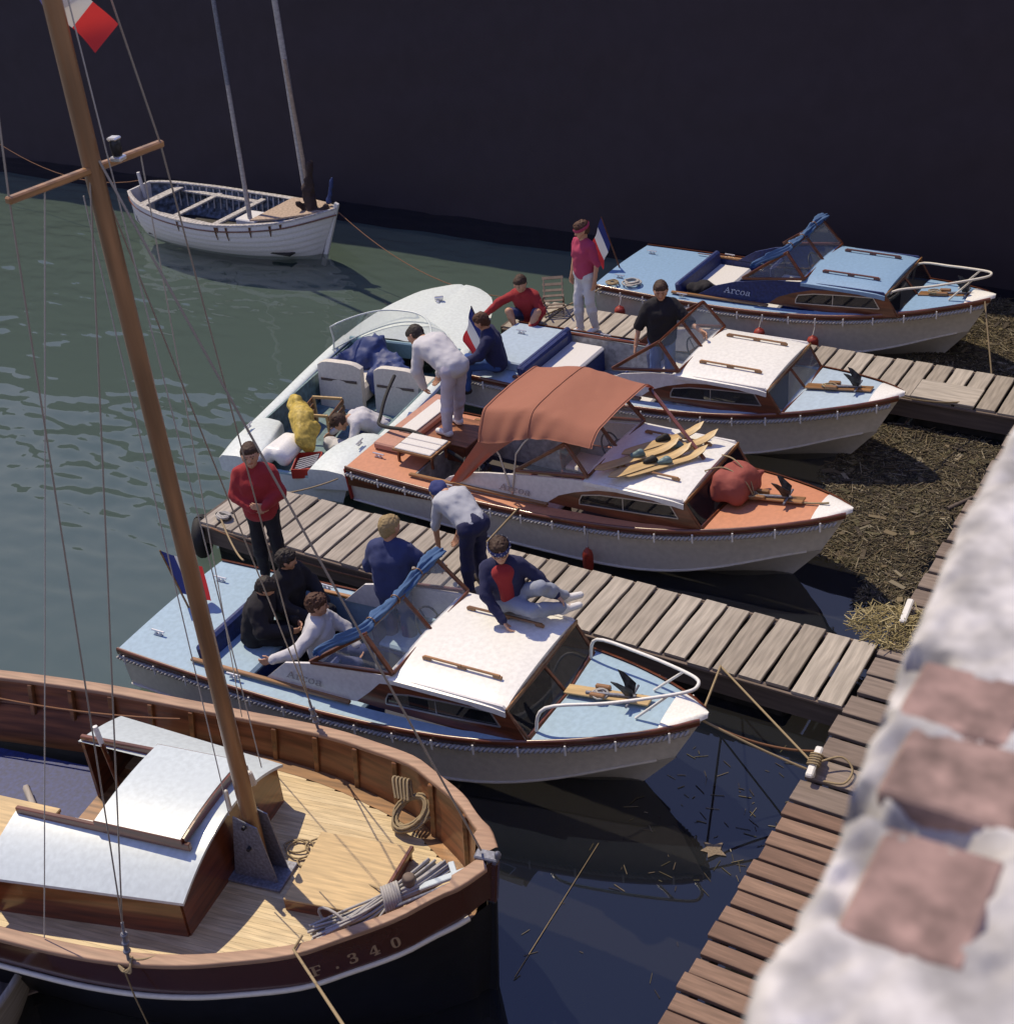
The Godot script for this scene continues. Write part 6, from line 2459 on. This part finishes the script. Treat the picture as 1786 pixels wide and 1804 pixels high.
func build_people():
	fold_noise = noise(201, 8.0, 3)
	curl_noise = noise(202, 34.0, 3)
	var V := func(x: float, y: float, z: float) -> Vector3: return Vector3(x, y, z)
	# 1 woman in pink on the far pier
	person("person in pink top, white trousers and headband standing on far pier", Vector3(-9.93, .45, -17.32), -22, pose({"look": Vector3(-.35, -.25, .9), "haL": Vector3(.24, .86, .02), "haR": Vector3(-.25, .86, .04), "anL": Vector3(.10, .08, -.06), "anR": Vector3(-.06, .08, .10), "knR": Vector3(-.07, .50, .10)}),
		{"top": M.tee_pink, "top_name": "top", "legs": M.white_cotton, "shoes": M.shoe_white, "hair": M.hair_auburn, "curls": .02, "band": M.tee_pink, "sleeve": "short", "size": 1.02})
	# 2 man in red squatting at the far pier head, reaching for the runabout
	person("person in red sweater and shorts sitting on the pier head reaching out", Vector3(-10.88, .45, -17.15), 14, pose({"pel": Vector3(0, .13, -.10), "chest": Vector3(-.02, .43, .0), "neck": Vector3(-.03, .60, .05), "head": Vector3(-.05, .735, .10), "look": Vector3(-.25, -.35, .9), "face": Vector3(-.1, 0, 1),
		"elR": Vector3(-.42, .42, .12), "haR": Vector3(-.62, .26, .22), "elL": Vector3(.27, .32, .14), "haL": Vector3(.16, .15, .36), "knL": Vector3(.24, .36, .26), "anL": Vector3(.10, .10, .36), "knR": Vector3(-.22, .36, .28), "anR": Vector3(-.12, .10, .30)}),
		{"top": M.wool_red, "legs": M.indigo_cloth, "leg_name": "shorts", "leg": "short", "hair": M.hair_brown, "shoes": M.shoe_dark, "bulk": .01})
	# 3 man in dark polo in the white-roofed boat
	person("person in black polo shirt and jeans standing in white-roofed boat's cockpit", Vector3(-8.13, .18, -16.22), 28, pose({"look": Vector3(-.05, -.2, 1), "elL": Vector3(.38, 1.14, .10), "haL": Vector3(.52, 1.10, .30), "elR": Vector3(-.30, 1.10, .0), "haR": Vector3(-.36, .84, .10), "face": Vector3(.1, 0, 1)}),
		{"top": M.black_cloth, "top_name": "polo_shirt", "legs": M.jeans, "leg_name": "jeans", "hair": M.hair_brown, "shoes": M.shoe_dark, "collar": M.black_cloth, "sleeve": "short", "bulk": .02, "size": 1.03})
	# 4 person in navy at the same boat's stern
	person("person in navy jacket and jeans sitting on white-roofed boat's stern corner", Vector3(-10.26, .70, -15.25), -60, pose({"pel": Vector3(0, .12, 0), "chest": Vector3(0, .43, .06), "neck": Vector3(0, .60, .10), "head": Vector3(0, .735, .16), "look": Vector3(-.3, -.5, .9),
		"elL": Vector3(.26, .34, .22), "haL": Vector3(.18, .20, .46), "elR": Vector3(-.27, .30, .12), "haR": Vector3(-.24, .06, .20), "knL": Vector3(.12, .14, .44), "anL": Vector3(.12, -.24, .46), "knR": Vector3(-.14, .12, .42), "anR": Vector3(-.20, -.2, .30)}),
		{"top": M.navy_cloth, "top_name": "jacket", "legs": M.jeans, "leg_name": "jeans", "hair": M.hair_auburn, "shoes": M.shoe_dark, "bulk": .02})
	# 5 man in white bending over on the orange boat
	person("person in white shirt and trousers bending over on orange boat's engine box", Vector3(-9.76, .755, -13.36), -108, pose({"pel": Vector3(0, .90, -.12), "chest": Vector3(0, 1.05, .20), "neck": Vector3(0, 1.10, .38), "head": Vector3(.02, 1.10, .535), "look": Vector3(.35, -.75, .6), "face": Vector3(0, -1, .45), "headup": Vector3(0, .5, .8),
		"elL": Vector3(.24, .80, .30), "haL": Vector3(.16, .56, .32), "elR": Vector3(-.24, .80, .32), "haR": Vector3(-.14, .58, .38), "knL": Vector3(.11, .48, -.06), "knR": Vector3(-.11, .48, -.02), "anL": Vector3(.15, .08, -.06), "anR": Vector3(-.13, .08, .08)}),
		{"top": M.white_cotton, "top_name": "shirt", "legs": M.lilac_cotton, "hair": M.hair_dark, "shoes": M.shoe_white, "bulk": .012, "size": 1.08})
	# 6 kneeling in the runabout
	person("person in pale shirt crouching on the speedboat's cockpit floor", Vector3(-11.30, .10, -13.52), -48, pose({"pel": Vector3(0, .26, -.18), "chest": Vector3(0, .46, .10), "neck": Vector3(0, .50, .27), "head": Vector3(0, .45, .41), "look": Vector3(0, -.85, .55), "face": Vector3(0, -1, .5), "headup": Vector3(0, .5, .8),
		"elL": Vector3(.28, .26, .30), "haL": Vector3(.24, .10, .46), "elR": Vector3(-.30, .28, .34), "haR": Vector3(-.34, .14, .54), "knL": Vector3(.16, .08, .20), "anL": Vector3(.12, .08, -.20), "knR": Vector3(-.16, .08, .22), "anR": Vector3(-.12, .08, -.18), "toeL": Vector3(.12, .05, -.34), "toeR": Vector3(-.12, .05, -.32)}),
		{"top": M.white_cotton, "top_name": "shirt", "legs": M.indigo_cloth, "hair": M.hair_brown, "shoes": M.shoe_white})
	# 7 man in red standing on the near boat's stern
	person("person in red sweater and black trousers standing on near blue boat's stern", Vector3(-9.86, .635, -9.72), 30, pose({"look": Vector3(.1, .05, 1), "elR": Vector3(-.24, 1.13, .02), "haR": Vector3(-.02, 1.04, .20), "elL": Vector3(.24, 1.13, .04), "haL": Vector3(.10, 1.08, .22), "hdR": Vector3(1, .1, .3), "hdL": Vector3(-1, .2, .3), "palmL": Vector3(0, 0, -1), "palmR": Vector3(0, 0, -1)}),
		{"top": M.wool_red, "legs": M.black_cloth, "hair": M.hair_brown, "shoes": M.shoe_dark, "bulk": .016, "collar": M.wool_red, "size": 1.03})
	# 8, 9 two in dark jackets seated on the stern bench
	person("person in black jacket seated on near blue boat's bench, head bowed", Vector3(-9.33, .56, -8.80), 112, pose({"pel": Vector3(0, .12, -.04), "chest": Vector3(0, .45, .06), "neck": Vector3(0, .62, .12), "head": Vector3(-.02, .75, .19), "look": Vector3(.3, -.65, .8),
		"elL": Vector3(.27, .34, .16), "haL": Vector3(.12, .22, .40), "elR": Vector3(-.28, .34, .16), "haR": Vector3(-.12, .24, .40), "knL": Vector3(.13, .12, .42), "anL": Vector3(.13, -.28, .44), "knR": Vector3(-.13, .12, .42), "anR": Vector3(-.13, -.28, .44)}),
		{"top": M.black_cloth, "top_name": "jacket", "legs": M.black_cloth, "hair": M.hair_dark, "shoes": M.shoe_dark, "bulk": .032, "curls": .012, "size": .96})
	person("person in black jacket seated behind the other, facing the bow", Vector3(-9.27, .58, -9.30), 92, pose({"pel": Vector3(0, .12, -.04), "chest": Vector3(0, .45, .0), "neck": Vector3(0, .63, .02), "head": Vector3(0, .77, .05), "look": Vector3(.6, -.2, .8),
		"elL": Vector3(.27, .34, .10), "haL": Vector3(.18, .16, .34), "elR": Vector3(-.27, .34, .10), "haR": Vector3(-.16, .18, .34), "knL": Vector3(.13, .12, .42), "anL": Vector3(.13, -.28, .44), "knR": Vector3(-.13, .12, .42), "anR": Vector3(-.13, -.28, .44)}),
		{"top": M.black_cloth, "top_name": "jacket", "legs": M.black_cloth, "hair": M.hair_dark, "shoes": M.shoe_dark, "bulk": .028, "curls": .02, "size": .97})
	# 10 white shirt, curly hair, arm along the cabin wing
	person("person with curly brown hair and white shirt, seen from behind", Vector3(-8.50, .50, -8.85), 105, pose({"pel": Vector3(0, .12, 0), "chest": Vector3(0, .44, -.02), "neck": Vector3(0, .61, -.01), "head": Vector3(0, .75, .03), "look": Vector3(.35, -.1, 1), "face": Vector3(.2, 0, 1),
		"elR": Vector3(-.40, .42, -.10), "haR": Vector3(-.48, .36, -.34), "elL": Vector3(.26, .30, .16), "haL": Vector3(.12, .18, .34), "knL": Vector3(.12, .12, .42), "anL": Vector3(.12, -.25, .44), "knR": Vector3(-.12, .12, .42), "anR": Vector3(-.12, -.25, .44)}),
		{"top": M.white_cotton, "top_name": "shirt", "legs": M.indigo_cloth, "hair": M.hair_auburn, "curls": .022, "shoes": M.shoe_dark, "bulk": .012})
	# 11 blond in navy, leaning on the far coaming
	person("person with short blond hair and navy jacket, back turned", Vector3(-8.02, .18, -9.56), -165, pose({"look": Vector3(-.4, -.3, .9), "chest": Vector3(0, 1.26, .04), "neck": Vector3(0, 1.43, .08), "head": Vector3(0, 1.57, .12), "elR": Vector3(-.34, 1.14, .14), "haR": Vector3(-.40, .98, .36), "elL": Vector3(.27, 1.12, .10), "haL": Vector3(.20, .90, .26)}),
		{"top": M.indigo_cloth, "top_name": "jacket", "legs": M.indigo_cloth, "hair": M.hair_blond, "shoes": M.shoe_dark, "bulk": .018, "curls": .012, "size": 1.04})
	# 12 woman in headscarf bending over the pier
	person("person in blue headscarf and pale tee bending over on near pier", Vector3(-7.82, .45, -10.74), -112, pose({"pel": Vector3(0, .90, -.10), "chest": Vector3(0, 1.06, .20), "neck": Vector3(0, 1.10, .37), "head": Vector3(0, 1.02, .51), "look": Vector3(0, -.75, .65), "face": Vector3(0, -1, .45), "headup": Vector3(0, .5, .8),
		"elL": Vector3(.20, .76, .36), "haL": Vector3(.16, .46, .42), "elR": Vector3(-.20, .76, .36), "haR": Vector3(-.12, .46, .44), "knL": Vector3(.10, .49, -.05), "knR": Vector3(-.10, .49, -.02), "anL": Vector3(.12, .08, -.08), "anR": Vector3(-.12, .08, .05)}),
		{"top": M.grey_tee, "top_name": "tee", "legs": M.navy_cloth, "hair": M.hair_blond, "shoes": M.shoe_dark, "scarf": M.scarf_blue, "sleeve": "short"})
	# 13 woman on the cabin roof
	person("person in navy cardigan, red top and pale jeans seated on cabin roof", Vector3(-6.66, 1.225, -9.70), 38, pose({"pel": Vector3(0, .12, 0), "chest": Vector3(-.03, .43, .04), "neck": Vector3(-.04, .60, .05), "head": Vector3(-.05, .735, .09), "look": Vector3(-.05, -.12, 1), "face": Vector3(-.1, 0, 1),
		"elR": Vector3(-.24, .30, .18), "haR": Vector3(-.10, .07, .34), "elL": Vector3(.30, .38, .10), "haL": Vector3(.46, .20, .20), "knL": Vector3(.30, .36, .26), "anL": Vector3(.56, .09, .08), "knR": Vector3(.20, .16, .36), "anR": Vector3(.52, .07, .24), "toeL": Vector3(.72, .05, .04), "toeR": Vector3(.68, .04, .20), "hipside": Vector3(.8, 0, -.5)}),
		{"top": M.navy_cloth, "top_name": "cardigan", "legs": M.pale_jeans, "leg_name": "jeans", "hair": M.hair_brown, "curls": .02, "shoes": M.shoe_white, "band": M.scarf_blue, "dots": true, "inner": M.wool_red, "glasses": true, "bulk": .006, "skin": Color(.52, .30, .20)})

func _ready():
	make_materials()
	set_camera_and_light()
	build_water()
	build_walls()
	build_parapet()
	build_piers()
	build_weeds()
	build_cabin_boats()
	build_sloop()
	build_old_boat()
	build_runabout()
	build_dinghy()
	build_lines()
	build_people()
